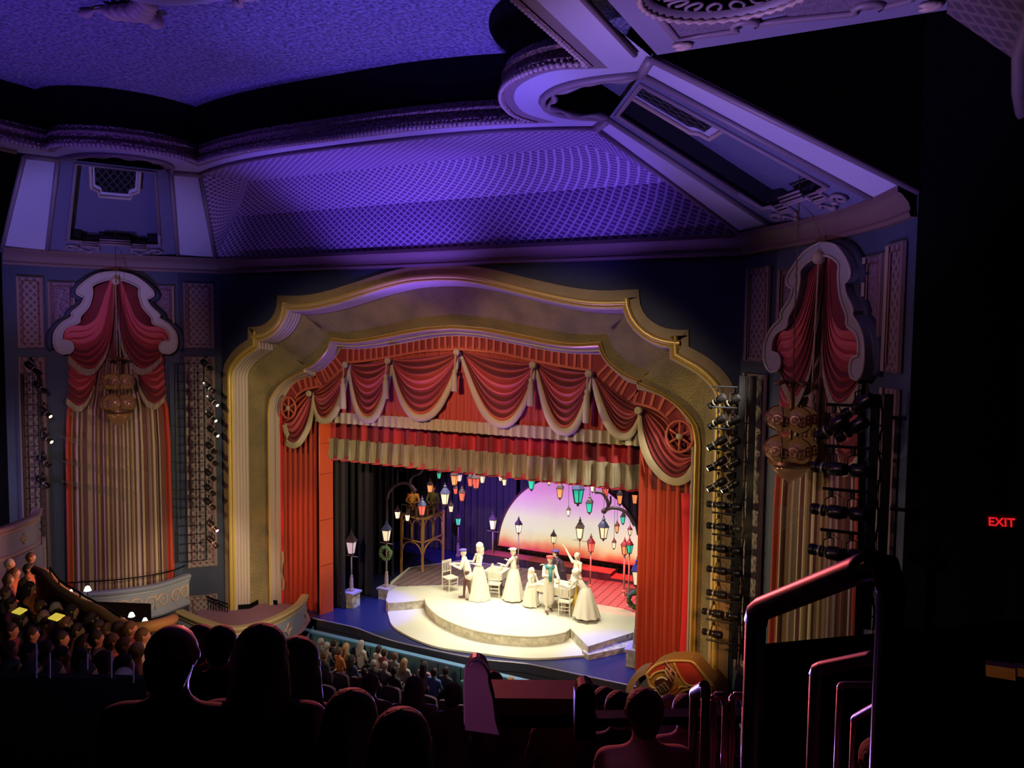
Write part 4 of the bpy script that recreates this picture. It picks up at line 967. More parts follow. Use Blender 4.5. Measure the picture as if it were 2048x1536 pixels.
# red steps in front of the disc
rs = mat('red_lit_step', (.34, .05, .05), .7); rk = mat('dark_riser', (.03, .012, .03), .8)
for i, (x0, x1, y, z, lab) in enumerate(((-3.0, 1.2, 7.25, .52, 'long dark red riser under the left of the sunset'), (1.2, 2.4, 6.9, .62, 'short dark red block in front of the sunset'), (2.2, 5.6, 6.95, .46, 'dark red riser under the right of the sunset'))):
    t = thing('stage_riser', lab, 'riser', ((x0+x1)/2, y, 0))
    mb = MB(); mb.box(((x0+x1)/2, y, z/2), (x1-x0, .5, z)); mb.build('riser_front', rk, t)
    mb = MB(); mb.box(((x0+x1)/2, y, z+.02), (x1-x0+.04, .55, .04)); mb.build('tread', rs, t)
# ---- scaffold tower with two musicians
A1 = onZ(803, 1150, 0); A2 = onZ(845, 1162, 0); A3 = onZ(886, 1142, 0)
ZD_ = atD(845, 1033, (A2-CAM).dot(FW)).z
tw = thing('scaffold_tower', 'gilded timber arcade tower carrying two musicians at the left of the stage', 'tower', (A2.x, A2.y, 0))
A4 = A1+(A3-A2)
for p in (A1, A2, A3, A4): mb = MB(); mb.box((p.x, p.y, ZD_/2), (.07, .07, ZD_)); mb.build('post', wood_gold, tw)
mb = MB(); q = [A1, A2, A3, A4]; mb.prism([(p.x, p.y) for p in q], lambda x, y, d: (x, y, d), ZD_-.06, ZD_); mb.build('deck', mat('tower_deck', (.10, .06, .05), .7), tw)
def arcade(p, q, name):
    mb = MB(); d = (q-p); L = d.length; d.normalize(); up_ = Vector((0, 0, 1))
    zz = ZD_-.95; mb.tube([p+d*(L*.5-L*.44*math.cos(a))+up_*(zz-.42+.36*math.sin(a)) for a in [PI*k/16 for k in range(17)]], .03, 6)
    mb.tube([p+up_*zz, q+up_*zz], .03, 6); mb.tube([p+up_*(ZD_-.08), q+up_*(ZD_-.08)], .04, 6)
    for f in (.27, .73):
        mb.tube([p+d*(L*f-L*.2*math.cos(a))+up_*(ZD_-.42+.28*math.sin(a)) for a in [PI*k/12 for k in range(13)]], .022, 5)
        mb.tube([p+d*L*(f-.2)+up_*(ZD_-.42), p+d*L*(f-.2)+up_*zz], .02, 5); mb.tube([p+d*L*(f+.2)+up_*(ZD_-.42), p+d*L*(f+.2)+up_*zz], .02, 5)
    mb.build(name, wood_gold, tw, True)
    mb = MB(); up2 = .34
    mb.tube([p+up_*(ZD_+up2), q+up_*(ZD_+up2)], .018, 5)
    for k in range(5): r = p.lerp(q, k/4); mb.tube([r+up_*ZD_, r+up_*(ZD_+up2)], .012, 4)
    mb.build('guard_rail', mat('tower_rail', (.18, .12, .06), .5) if 'tower_rail' not in MATS else MATS['tower_rail'], tw)
arcade(A1, A2, 'arcade'); arcade(A2, A3, 'arcade')
# ---- street lamps
def lamp_head(mb_glass, mb_frame, mb_roof, c, s, kind='square'):
    """lantern whose glass body hangs from z=c.z (body bottom) up; s = scale"""
    n = 4 if kind == 'square' else (6 if kind == 'hex' else 10)
    M = Matrix.Rotation(PI/4+.2, 3, 'Z') if n == 4 else Matrix.Identity(3)
    mb_glass.lathe([(.075*s, 0), (.125*s, .30*s)], c, n, M)
    for k in range(n):
        a = 2*PI*k/n; v0 = M @ Vector((math.cos(a), math.sin(a), 0)); mb_frame.cyl(Vector(c)+v0*.082*s, Vector(c)+v0*.134*s+Vector((0, 0, .3*s)), .010*s, n=4)
    mb_frame.lathe([(.05*s, -.03*s), (.09*s, -.02*s), (.088*s, .008*s), (.02*s, .01*s)], c, n, M); mb_frame.lathe([(.01*s, -.09*s), (.03*s, -.07*s), (.03*s, -.03*s)], c, 6)
    mb_roof.lathe([(.155*s, .29*s), (.16*s, .31*s), (.10*s, .40*s), (.045*s, .46*s), (.04*s, .49*s), (.055*s, .50*s), (.02*s, .53*s), (.012*s, .60*s)], c, n, M)
def lamp(name, label, base, topz, s, glass, roof, r=.028, cross=False, wreath=False, ped=0, kind='square', z0=0, post_m=None, group=None):
    s *= 1.2; b = Vector((base[0], base[1], z0)); t = thing(name, label, 'street lamp', b, group)
    zb = z0+ped; zc = topz-.60*s-0
    g_, f_, r_ = MB(), MB(), MB(); lamp_head(g_, f_, r_, Vector((b.x, b.y, zc)), s, kind)
    pm = post_m or iron_post
    mb = MB(); mb.tube([(b.x, b.y, zb+.55*min(1, s)), (b.x, b.y, zc-.05*s)], [r, r*.8], 8); mb.lathe([(r*1.8, .0), (r*2.1, .03), (r*1.2, .06)], (b.x, b.y, zb+(zc-zb)*.28), 8); mb.build('post', pm, t, True)
    mb = MB(); mb.lathe([(.10, 0), (.10, .06), (.075, .10), (.065, .42), (.045, .46), (.05, .52), (r, .56)], (b.x, b.y, zb), 6); mb.build('base', pm, t)
    h = f_.build('lantern_frame', roof_dk, t); r_.build('lantern_roof', roof, h); g_.build('lantern_glass', glass, h)
    if cross: mb = MB(); mb.cyl((b.x-.26, b.y, zc-.09), (b.x+.26, b.y, zc-.09), .012, n=6); mb.build('cross_bar', pm, t)
    if ped:
        mb = MB(); mb.box((b.x, b.y, z0+ped/2-.03), (.40, .40, ped-.06)); mb.build('stone_pedestal', stone_m, t)
        mb = MB(); mb.box((b.x, b.y, z0+ped-.03), (.50, .50, .06)); mb.build('pedestal_cap', mat('pale_cap', (.45, .40, .50), .6) if 'pale_cap' not in MATS else MATS['pale_cap'], t)
    if wreath:
        mb = MB(); wc = Vector((b.x, b.y-.06, zc-.42)); mb.tube([wc+Vector((.20*math.cos(a), .02*math.sin(5*a), .20*math.sin(a))) for a in [2*PI*k/20 for k in range(20)]], [.07+.012*math.sin(k*2.3) for k in range(20)], 7, True)
        w = mb.build('wreath', wreath_m, t, True)
        mb = MB()
        for k in range(12): a = 2*PI*k/12+.2; mb.ball(wc+Vector((.20*math.cos(a), -.07, .20*math.sin(a))), .02, 5)
        mb.build('wreath_berries', mat('gold_berry', (.6, .40, .08), .4), w, True)
    return t
def zat(px, py, y): return onY(px, py, y).z
LMP = [ # label, base px, base z, top px y, scale, glass, roof, opts
 ('street lamp with frosted glass on a square stone pedestal, nearest the orange panel', (703, 1212), 0, 1058, 1.15, G_lilac, roof_dk, dict(ped=.52, cross=True)),
 ('wreathed street lamp with blue roof on a stone pedestal left of the tower', (773, 1196), 0, 1038, 1.05, G_white, roof_blue, dict(ped=.40, wreath=True, cross=True)),
 ('slim lamp post with small green lit lantern right of the tower', (916, 1112), 0, 1022, .8, G_green, roof_dk, dict(kind='hex')),
 ('very slim lamp post just left of the wide square lamp, upstage', (970, 1105), 0, 1018, .7, G_white, roof_dk, dict(kind='hex', r=.02)),
 ('tall lamp with wide square lantern left of the sunset', (985, 1135), 0, 1020, 1.05, G_white, roof_dk, dict(cross=True)),
 ('lamp post in front of the left side of the sunset, above the cap wearer', (1036, 1160), 0, 1032, .85, G_core, roof_dk, dict(kind='hex')),
 ('slim lamp post with tiny flame lantern before the middle of the sunset', (1106, 1150), 0, 1058, .72, G_white, roof_dk, dict(kind='hex', r=.024)),
 ('tall square lamp with cross bar silhouetted against the sunset', (1158, 1175), 0, 1033, 1.1, G_white, roof_dk, dict(cross=True)),
 ('slim red lantern lamp post right of the tall square lamp', (1180, 1200), 0, 1067, .85, G_red, roof_dk, dict(kind='hex')),
 ('thick lamp post with slate blue base at the right end of the sunset', (1247, 1212), 0, 1074, .8, G_orange, roof_dk, dict(kind='hex', r=.04)),
 ('thin post with teal green lantern beside the right curtain', (1256, 1235), 0, 1072, .75, G_teal, roof_dk, dict(kind='hex', r=.03)),
 ('large blue roofed lamp with wreath on a stone pedestal half hidden by the right curtain', (1270, 1330), 0, 1112, 1.1, G_white, roof_blue, dict(ped=.5, wreath=True)),
]
for lab, bp, z0, ty, s, gl, rf, kw in LMP:
    b = onZ(*bp, z0); lamp('street_lamp', lab, (b.x, b.y), zat(bp[0], ty, b.y), s, gl, rf, **kw)
# ---- hanging lanterns: photo place, distance upstage, size, glass, roof, kind
HL = [((878, 949), 3.5, .55, 'teal'), ((860, 974), 3.4, .75, 'orange'), ((890, 993), 2.6, 1.05, 'white'), ((902, 1015), 3.6, .62, 'white'), ((909, 956), 3.0, .95, 'orange'),
      ((919, 953), 4.6, .72, 'white'), ((911, 980), 3.4, .55, 'red'), ((924, 990), 3.2, .78, 'red'), ((941, 961), 3.8, .8, 'red'), ((952, 962), 2.8, .95, 'red'), ((965, 956), 4.4, .72, 'white'),
      ((824, 991), 4.6, .58, 'red'), ((844, 1016), 2.6, .95, 'red'), ((795, 1027), 3.4, .72, 'core'), ((815, 1033), 3.0, .62, 'core'), ((1001, 954), 4.4, .55, 'white'), ((1009, 962), 4.2, .62, 'white'),
      ((1063, 965), 3.0, .85, 'teal'), ((1098, 962), 4.4, .5, 'white'), ((1120, 982), 3.0, .85, 'orange'), ((1137, 1023), 4.2, .52, 'white'), ((1156, 986), 2.2, 1.2, 'teal'), ((1179, 1011), 3.2, .85, 'teal'),
      ((1185, 974), 4.0, .6, 'white'), ((1211, 981), 3.4, .75, 'red'), ((1240, 995), 3.4, .8, 'orange'), ((1270, 994), 2.6, .8, 'orange'), ((1207, 1060), 2.4, 1.0, 'white'), ((1234, 1055), 4.0, .6, 'orange'),
      ((1246, 1037), 3.6, .62, 'teal'), ((1260, 1062), 4.2, .5, 'white'), ((1228, 1088), 4.0, .55, 'white')]
gl_ = dict(teal=G_teal, orange=G_orange, white=G_white, red=G_red, core=G_core)
size_w = lambda s: 'tiny' if s < .58 else 'small' if s < .7 else 'medium' if s < .9 else 'large'
used = {}
def where(px, py):
    if px < 850: return 'over the musicians tower'
    if px < 890: return 'right of the musicians tower'
    if px < 975: return 'in the cluster under the fringe, left of centre'
    if px < 1050: return 'under the fringe left of the sunset'
    if py > 1040: return 'low before the right part of the sunset'
    if px < 1130: return 'before the left part of the sunset'
    if px < 1200: return 'before the upper middle of the sunset'
    return 'above the right part of the sunset'
col_w = dict(teal='teal green lit', orange='orange lit', white='warm white lit', red='red lit', core='bright glowing')
hl_names = {}
for i, (p, y, s, k) in enumerate(HL):
    c = onY(*p, y); c.z -= .24*s
    extra = '' 
    lab = '%s %s lantern %s' % (size_w(s), col_w[k], where(*p))
    if lab in used:
        q = used[lab]; lab += ', righthand' if p[0] > q[0]+6 else (', lefthand' if p[0] < q[0]-6 else (', lower' if p[1] > q[1] else ', upper'))
    used[lab] = p
    t = thing('hanging_lantern', lab, 'lantern', c, 'lanterns hung over the stage')
    g_, f_, r_ = MB(), MB(), MB(); lamp_head(g_, f_, r_, c, s*1.15, 'square' if i % 3 else 'hex')
    h = f_.build('lantern_frame', roof_dk, t); r_.build('lantern_roof', roof_blue if (i in (2, 12, 21, 27)) else roof_dk, t); g_.build('lantern_glass', gl_[k], t)
    mb = MB(); mb.cyl(c+Vector((0, 0, .66*s)), (c.x, c.y, 9.97), .006, n=4); mb.build('hanging_wire', metal_black, t)
# ---- black arched scrollwork portals left and right
def arch_tube(pts, r, label, px0):
    P = [onY(*q, yy) for q, yy in pts]; return catmull(P, 24)
for nm, lists, yy, lab in (('scroll_bracket', [[(774, 1000), (778, 985), (790, 972), (806, 966), (822, 970), (829, 980)], [(829, 980), (821, 972), (821, 958), (828, 950), (842, 944), (846, 925)], [(774, 1000), (774, 1100)], [(795, 925), (795, 968)]], 3.0, 'black curled iron bracket above the tower, left'),
                           ('scroll_bracket', [[(1190, 984), (1204, 986), (1214, 1000), (1216, 1014), (1208, 1022)], [(1208, 1022), (1222, 1016), (1240, 1018), (1258, 1030), (1272, 1050), (1277, 1070)], [(1216, 1014), (1221, 1005), (1221, 992)], [(1246, 1020), (1258, 1034), (1268, 1052)]], 2.9, 'black curled iron bracket before the sunset, right')):
    t = thing(nm, lab, 'bracket', onY(*lists[0][0], yy))
    for L_ in lists:
        P = catmull([onY(*q, yy) for q in L_], 18) if len(L_) > 2 else [onY(*q, yy) for q in L_]
        mb = MB(); mb.tube(P, .055 if L_ is not lists[-1] and L_ is not lists[2] else .03, 8); mb.build('scroll_arm', roof_dk, t, True)
    k = lists[0][0]; q = onY(*k, yy); mb = MB(); mb.cyl(q, (q.x, q.y, 9.97), .012, n=5); mb.build('hanging_wire', metal_black, t)
    k = lists[0][-1]; mb = MB(); mb.ball(onY(*k, yy), .09, 10); mb.build('scroll_ball', roof_dk, t, True)
mb = MB(); c = onZ(758, 1128, 0); c = Vector((c.x, c.y, 1.05)); mb.lathe([(.02, -.2), (.12, -.17), (.20, -.02), (.21, .05), (.17, .06), (.16, 0)], c, 14); mb.lathe([(.12, -1.05), (.03, -.98), (.025, -.2)], c, 8)
tag(mb.build('basket', mat('orange_basket', (.5, .14, .03), .6), None, True, loc=c), 'orange round basket on a thin stand behind the wreathed lamp', 'basket')
# ------------------------------------------------------------------ figures: tapered capsules fused into one continuous surface
def blob(name, prims, voxel, mats, parent=None, loc=None, smooth_it=4):
    """prims: (a, b, ra, rb, material index[, flatten]) in local space -> one remeshed body"""
    mb = MB()
    for p in prims:
        a, b, ra, rb = Vector(p[0]), Vector(p[1]), p[2], p[3]; d = b-a; L = d.length
        if L < 1e-5: mb.ball(a, ra, 12, p[5] if len(p) > 5 else (1, 1, 1)); continue
        d.normalize(); x = d.orthogonal().normalized()
        if len(p) > 5 and p[5] is not None: x = Vector(p[5]).normalized(); x = (x-d*x.dot(d)).normalized()
        fl = p[6] if len(p) > 6 else 1
        y = d.cross(x); M = Matrix((x, y, d)).transposed()
        pr = [(ra*math.cos(t), ra*math.sin(t)) for t in (-1.5, -1.1, -.7, -.35, 0)]+[(rb*math.cos(t), L+rb*math.sin(t)) for t in (0, .35, .7, 1.1, 1.5)]
        mb.lathe([(max(1e-3, r), z) for r, z in pr], a, 12, M @ Matrix.Diagonal((1, fl, 1)).to_3x3())
    me = bpy.data.meshes.new(name); me.from_pydata(mb.v, [], mb.f); tmp = bpy.data.objects.new('tmp', me); C.objects.link(tmp)
    md = tmp.modifiers.new('r', 'REMESH'); md.mode = 'VOXEL'; md.voxel_size = voxel
    sm_ = tmp.modifiers.new('s', 'SMOOTH'); sm_.factor = .5; sm_.iterations = smooth_it
    bpy.context.view_layer.update(); dg = bpy.context.evaluated_depsgraph_get(); ev = tmp.evaluated_get(dg); me2 = bpy.data.meshes.new_from_object(ev)
    bpy.data.objects.remove(tmp); me2.name = name
    me2.materials.clear()
    for m in mats: me2.materials.append(m)
    n = len(me2.polygons); co = np.zeros(n*3); me2.polygons.foreach_get('center', co); co = co.reshape(-1, 3)
    best = np.full(n, 1e9); idx = np.zeros(n, dtype=np.int32)
    for p in prims:
        a, b = np.array(p[0], float), np.array(p[1], float); ab = b-a; L2 = max(1e-9, ab@ab); t = np.clip(((co-a)@ab)/L2, 0, 1)
        dd = np.linalg.norm(co-(a+t[:, None]*ab), axis=1)/(p[2]+(p[3]-p[2])*t); m = dd < best; best[m] = dd[m]; idx[m] = p[4]
    me2.polygons.foreach_set('material_index', idx); me2.polygons.foreach_set('use_smooth', [True]*n)
    o = bpy.data.objects.new(name, me2); C.objects.link(o)
    if parent is not None: o.parent = parent
    if loc is not None: o.location = loc
    return o
def hand(prims, w, d, side_, mi, sc=1, curl=.5):
    """palm and five fingers beyond wrist w, pointing along d"""
    d = Vector(d).normalized(); x = d.cross(Vector((0, 0, 1)))
    if x.length < .2: x = Vector((1, 0, 0))
    x.normalize(); nrm = x.cross(d); w = Vector(w)
    prims.append((w+d*.02*sc, w+d*.075*sc, .026*sc, .032*sc, mi, tuple(x), .6))
    for k, L in enumerate((.075, .085, .08, .062)):
        b = w+d*.085*sc+x*(k-1.5)*.021*sc; m = b+d*L*.5*sc-nrm*.006*sc; e = m+(d*(1-curl)-nrm*curl).normalized()*L*.55*sc
        prims += [(b, m, .0105*sc, .0095*sc, mi), (m, e, .0095*sc, .008*sc, mi)]
    b = w+d*.03*sc-x*side_*.03*sc; e = b+(d*.6-x*side_*.6-nrm*.25).normalized()*.05*sc; prims += [(b, e, .013*sc, .010*sc, mi)]
def face(prims, c, f, r, mi):
    """head with face features, c centre, f facing"""
    c = Vector(c); f = Vector(f).normalized(); s = f.cross(Vector((0, 0, 1))).normalized(); u = s.cross(f)
    prims += [(c+u*.02, c+u*.021, r*.98, r*.98, mi), (c-u*.045+f*.018, c-u*.046+f*.018, r*.72, r*.72, mi), (c+f*.02+u*.0, c+f*.02+u*.001, r*.86, r*.86, mi)]
    prims += [(c+f*r*.92-u*.0, c+f*r*1.12-u*.022, .008, .014, mi), (c+f*r*.90-u*.052-s*.018, c+f*r*.90-u*.052+s*.018, .009, .009, mi), (c+f*r*.72-u*.088, c+f*r*.73-u*.088, .02, .02, mi)]
    for k in (1, -1): prims += [(c+s*k*r*.92-u*.01, c+s*k*r*.95+u*.018, .014, .014, mi)]
    for k in (1, -1): prims += [(c+f*r*.88+s*k*.012+u*.03, c+f*r*.84+s*k*.048+u*.03, .008, .007, mi)]
def person(name, label, loc, J, mats, group=None, voxel=.014, facing=(0, -1, 0), female=False, hair=None, hair_kind='short', skirt=None, coat=None, hat=None, extra=None, cat='person', head_r=.088, rz=0):
    """J: joints in local metres. mats: [skin, top, legs, shoes]"""
    t = thing(name, label, cat, loc, group, rz)
    P = []; g = lambda k: Vector(J[k])
    hd, nk, ch, pv = g('head'), g('neck'), g('chest'), g('pelvis'); f = Vector(facing).normalized(); s = f.cross(Vector((0, 0, 1))).normalized()
    sh = [g('shL') if 'shL' in J else nk-s*-.17-Vector((0, 0, .07)), g('shR') if 'shR' in J else nk+s*-.17-Vector((0, 0, .07))]
    face(P, hd, J.get('look', f), head_r, 0)
    P += [(hd-Vector((0, 0, .07)), nk, .048, .055, 0), (nk-Vector((0, 0, .03)), ch, .085, .135 if not female else .12, 1, tuple(s), .75), (ch, pv, .13 if not female else .115, .125 if not female else .14, 1, tuple(s), .8)]
    for i, k in enumerate('LR'):
        el, wr = g('el'+k), g('wr'+k); P += [(nk-Vector((0, 0, .05)), sh[i], .06, .062, 1), (sh[i], el, .056, .042, 1), (el, wr, .041, .028, 1)]
        hand(P, wr, wr-el, 1 if k == 'L' else -1, 0)
        hp = pv+s*(.09 if k == 'L' else -.09); kn, an = g('kn'+k), g('an'+k)
        P += [(hp, kn, .088, .056, 2), (kn, an, .054, .036, 2), (an, an+Vector((0, 0, -.03)), .04, .04, 3), (an+Vector((0, 0, -.035)), an+J.get('toe', f)*.16+Vector((0, 0, -.045)), .038, .03, 3)]
    body = blob('body', P, voxel, mats, t)
    if hair:
        H = [(hd+Vector((0, 0, .028))-f*.012, hd+Vector((0, 0, .03))-f*.012, head_r*1.06, head_r*1.06, 0), (hd-f*.03, hd-f*.03-Vector((0, 0, .04)), head_r*.96, head_r*.8, 0)]
        if hair_kind == 'long': H += [(hd-f*.05, nk-f*.09-Vector((0, 0, .12)), .09, .075, 0)]
        if hair_kind == 'big': H += [(hd-f*.03+Vector((0, 0, .10)), hd-f*.03+Vector((0, 0, .11)), .13, .13, 0), (hd-f*.06, hd-f*.09-Vector((0, 0, .14)), .13, .10, 0)]
        if hair_kind == 'bun': H += [(hd-f*.10+Vector((0, 0, .03)), hd-f*.11+Vector((0, 0, .04)), .05, .05, 0)]
        o = blob('hair', H, voxel, [hair], t)
    if skirt:
        m, rb, hem, fl = skirt; mb = MB(); rows = []; top = pv+Vector((0, 0, .12)); zt_, zb_ = top.z, hem
        for k in range(9):
            v = k/8; r = .13+(rb-.13)*(v**.75); c = top.lerp(Vector((J.get('hemc', (pv.x, pv.y, 0))[0], J.get('hemc', (pv.x, pv.y, 0))[1], zb_)), v)
            rows.append([(c.x+r*(1+.07*v*math.sin(a*9))*math.cos(a), c.y+r*(1+.07*v*math.sin(a*9))*math.sin(a), c.z) for a in [2*PI*j/54 for j in range(55)]])
        mb.loft(rows); mb.build('gown_skirt', m, t, True, world=False)
    if coat:
        m, ln = coat; Cc = [(nk-Vector((0, 0, .05)), ch, .11, .155, 0, tuple(s), .85), (ch, pv, .15, .155, 0, tuple(s), .85), (pv, pv-f*.03-Vector((0, 0, ln)), .155, .20, 0, tuple(s), .7)]
        for i, k in enumerate('LR'): Cc += [(sh[i], g('el'+k), .068, .054, 0), (g('el'+k), g('wr'+k), .053, .042, 0)]
        blob('coat', Cc, voxel*1.3, [m], t)
    if hat:
        m, kd = hat; c = hd+Vector((0, 0, .075)); mb = MB(); fl_ = J.get('look', f)
        if kd == 'top': mb.lathe([(.14, .0), (.145, .012), (.09, .02), (.085, .03), (.088, .17), (.09, .18), (.01, .185)], c, 18)
        elif kd == 'bonnet': mb.lathe([(.115, -.09), (.13, -.02), (.12, .05), (.08, .09), (.01, .10)], c-f*.02, 16)
        else: mb.lathe([(.10, -.01), (.125, .015), (.12, .045), (.05, .06), (.01, .062)], c, 18); mb.box(c+Vector(fl_)*.11+Vector((0, 0, .0)), (.11, .09, .012))
        mb.build('hat', m, t, True, world=False)
    if extra: extra(t)
    return t
S_ = [stage_skin, costume_w, costume_w, costume_b]
def stand(lean=(0, 0, 0), fx=0, armL=None, armR=None, h=1.72, f=(-1, -.2, 0), step=.1):
    f = Vector(f).normalized(); s = f.cross(Vector((0, 0, 1))).normalized(); k = h/1.72; L = Vector(lean)
    J = dict(pelvis=Vector((0, 0, .95*k)), chest=Vector((0, 0, 1.24*k))+L*.55, neck=Vector((0, 0, 1.45*k))+L, head=Vector((0, 0, 1.62*k))+L*1.25)
    nk = J['neck']
    for n_, sg, arm in (('L', 1, armL), ('R', -1, armR)):
        shp = nk+s*sg*.17-Vector((0, 0, .06)); J['sh'+n_] = shp
        a = arm or ((.02, .05, -.27), (.03, .0, -.25)); e = [f*v[0]*1+s*sg*v[1]+Vector((0, 0, v[2])) for v in a]
        J['el'+n_] = shp+e[0]; J['wr'+n_] = shp+e[0]+e[1]
        st = f*step*sg; J['kn'+n_] = Vector((0, 0, .52*k))+s*sg*.10+st*.6+f*.03; J['an'+n_] = Vector((0, 0, .09))+s*sg*.10+st
    return J, f
def place(px, py): return onZ(px, py, ZP)
reach = ((.14, .03, -.22), (.26, -.04, .02)); up_arm = ((.10, .12, .20), (.06, .05, .27)); bent = ((.08, .06, -.24), (.24, -.02, .08))
# A1 bent over the left table
J, f = stand((-.14, .0, -.05), f=(-.9, -.35, 0), armL=reach, armR=bent, step=.14)
person('person', 'performer in cap and brown trousers bending forward beside the empty chair', place(935, 1199), J, [stage_skin, costume_w, costume_b, costume_b], facing=f, hair=costume_w, coat=(costume_w, .12), hat=(costume_v, 'cap'))
J, f = stand((.0, 0, 0), f=(-.5, -.8, 0), armL=bent, armR=bent, h=1.78)
person('person', 'tall performer with huge pale curled wig and full gown', place(957, 1197), J, [stage_skin, costume_w, costume_w, costume_b], facing=f, female=True, hair=costume_w, hair_kind='big', skirt=(costume_w, .40, .02, 0))
J, f = stand((-.03, 0, 0), f=(-.9, .1, 0), armL=bent, armR=reach)
person('person', 'performer in flat cap and pale gown at the right end of the left table', place(1027, 1200), J, [stage_skin, costume_w, costume_w, costume_d], facing=f, female=True, hair=costume_w, hat=(costume_w, 'cap'), skirt=(costume_w, .36, .06, 0))
J, f = stand((.02, 0, 0), f=(.9, -.1, 0), armL=bent, armR=bent, h=1.25)
person('child', 'small pale dressed child performer between the two tables', place(1062, 1212), J, [stage_skin, costume_w, costume_w, costume_w], facing=f, female=True, hair=costume_w, hair_kind='long', skirt=(costume_w, .27, .05, 0), head_r=.08)
def scarf(t):
    mb = MB(); mb.tube([Vector((.13*math.cos(a), .12*math.sin(a), 1.47+.02*math.sin(a*2))) for a in [2*PI*k/16 for k in range(16)]], .055, 8, True); mb.tube([(.08, -.10, 1.45), (.12, -.15, 1.25), (.12, -.15, 1.05)], [.05, .06, .05], 8); mb.build('scarf', costume_g, t, True, world=False)
J, f = stand((.02, 0, 0), f=(.6, -.7, 0), armL=bent, armR=reach, h=1.80)
person('person', 'performer in red cap, teal scarf and long pale coat before the right table', place(1097, 1224), J, [stage_skin, costume_w, costume_w, costume_b], facing=f, hair=costume_w, hat=(costume_r, 'cap'), coat=(costume_w, .62), extra=scarf)
J, f = stand((-.16, -.1, -.08), f=(-.8, -.5, 0), armL=reach, armR=bent)
person('person', 'performer in blue cap and dark tail coat leaning behind the right table', place(1124, 1196), J, [stage_skin, costume_d, costume_d, costume_d], facing=f, hair=hair_dk, hat=(costume_v, 'cap'), coat=(costume_d, .35))
J, f = stand((0, 0, 0), f=(-.3, -.9, 0), armL=((-.0, .16, .18), (.04, .14, .22)), armR=bent, h=1.66)
person('person', 'bare headed performer raising one arm behind the right table', place(1152, 1205), J, [stage_skin, costume_w, costume_w, costume_w], facing=f, female=True, hair=costume_w, hair_kind='bun', skirt=(costume_w, .34, .05, 0))
J, f = stand((-.26, -.04, -.10), f=(-.95, .1, 0), armL=reach, armR=reach, h=1.62)
J['hemc'] = (.05, 0)
person('person', 'performer in bonnet and wide ivory gown bending over the right table', place(1170, 1238), J, [stage_skin, costume_w, costume_v, costume_d], facing=f, female=True, hair=costume_w, hat=(costume_w, 'bonnet'), skirt=(costume_w, .42, .12, 0))
# tables and chairs on the platform
def table(a, b, w, h, label, name='long_table'):
    a, b = Vector((a.x, a.y, ZP)), Vector((b.x, b.y, ZP)); c = (a+b)/2; t = thing(name, label, 'table', c); d = (b-a).normalized(); n = Vector((-d.y, d.x, 0))
    mb = MB(); mb.beam(a+Vector((0, 0, h)), b+Vector((0, 0, h)), w, .05); mb.build('table_top', costume_w, t)
    mb = MB()
    mb.beam(a+Vector((0, 0, h-.12)), b+Vector((0, 0, h-.12)), w*1.03, .20); mb.build('cloth_skirt', costume_w, t)
    for p in (a.lerp(b, .06), a.lerp(b, .94)):
        for k in (1, -1): q = p+n*k*w*.42; mb = MB(); mb.lathe([(.03, 0), (.025, .1), (.035, .3), (.028, .5), (.035, h-.05)], q, 8); mb.build('leg', costume_b, t)
    return t
tb1 = table(place(975, 1180), place(1012, 1186), .7, .75, 'cloth covered table between the big wigged and the flat capped performers')
tb2 = table(place(1082, 1206), place(1148, 1222), .8, .75, 'cloth covered table before the dark coated performer')
def chair(px, py, rz, label, m, sc=1):
    t = thing('slat_chair', label, 'chair', place(px, py), 'wooden chairs on the platform', rz)
    mb = MB(); mb.box((0, 0, .45), (.42, .42, .035)); mb.build('seat', m, t, world=False)
    for x, y, h in ((-.18, -.18, .45), (.18, -.18, .45), (-.18, .19, 1.0), (.18, .19, 1.0)): mb = MB(); mb.cyl((x, y, 0), (x, y*1.08, h), .018, n=6); mb.build('leg', m, t, world=False)
    for z in (.2, .3): mb = MB(); mb.cyl((-.18, -.18, z), (.18, -.18, z), .012, n=5); mb.cyl((-.18, .19, z), (.18, .19, z), .012, n=5); mb.build('stretcher', m, t, world=False)
    mb = MB(); mb.box((0, .205, .97), (.40, .025, .09)); mb.box((0, .20, .62), (.38, .02, .04))
    for k in range(4): mb.box((-.11+.073*k, .203, .79), (.028, .015, .33))
    mb.build('slat_back', m, t, world=False)
chair(900, 1180, 1.2, 'pale slat back chair at the far left of the performers', costume_w)
chair(990, 1192, 3.4, 'pale slat back chair in front of the left table', costume_w)
chair(1131, 1229, 3.3, 'pale slat back chair in front of the right table', costume_w)
mb = MB(); c = place(1152, 1225); mb.lathe([(.14, 0), (.15, .25), (.10, .45), (.04, .6), (.03, .85), (.05, .9)], c+Vector((0, 0, .02)), 12); tag(mb.build('cello_case', mat('yellow_case', (.55, .35, .03), .5), None, True, loc=c), 'yellow upright instrument case beside the ivory gown', 'instrument case')
# goods on the table tops
for i, (px, py, r) in enumerate(((985, 1152, .07), (998, 1156, .06), (1095, 1176, .07), (1112, 1180, .08), (1128, 1186, .06))):
    tb = tb1 if i < 2 else tb2; c = Vector(tb.location)+Vector(((i-.5)*.35 if i < 2 else (i-3)*.42, 0, .775)); mb = MB(); mb.lathe([(r*.6, 0), (r, .05), (r*.9, .10), (r*.5, .16), (r*.55, .18)], c, 10)
    tag(mb.build('table_jar', costume_w, None, True, loc=c), 'small pale jar on the %s table, %s' % ('left' if i < 2 else 'right', ('left one', 'right one', 'left one', 'middle one', 'right one')[i]), 'jar', 'jars on the stage tables')
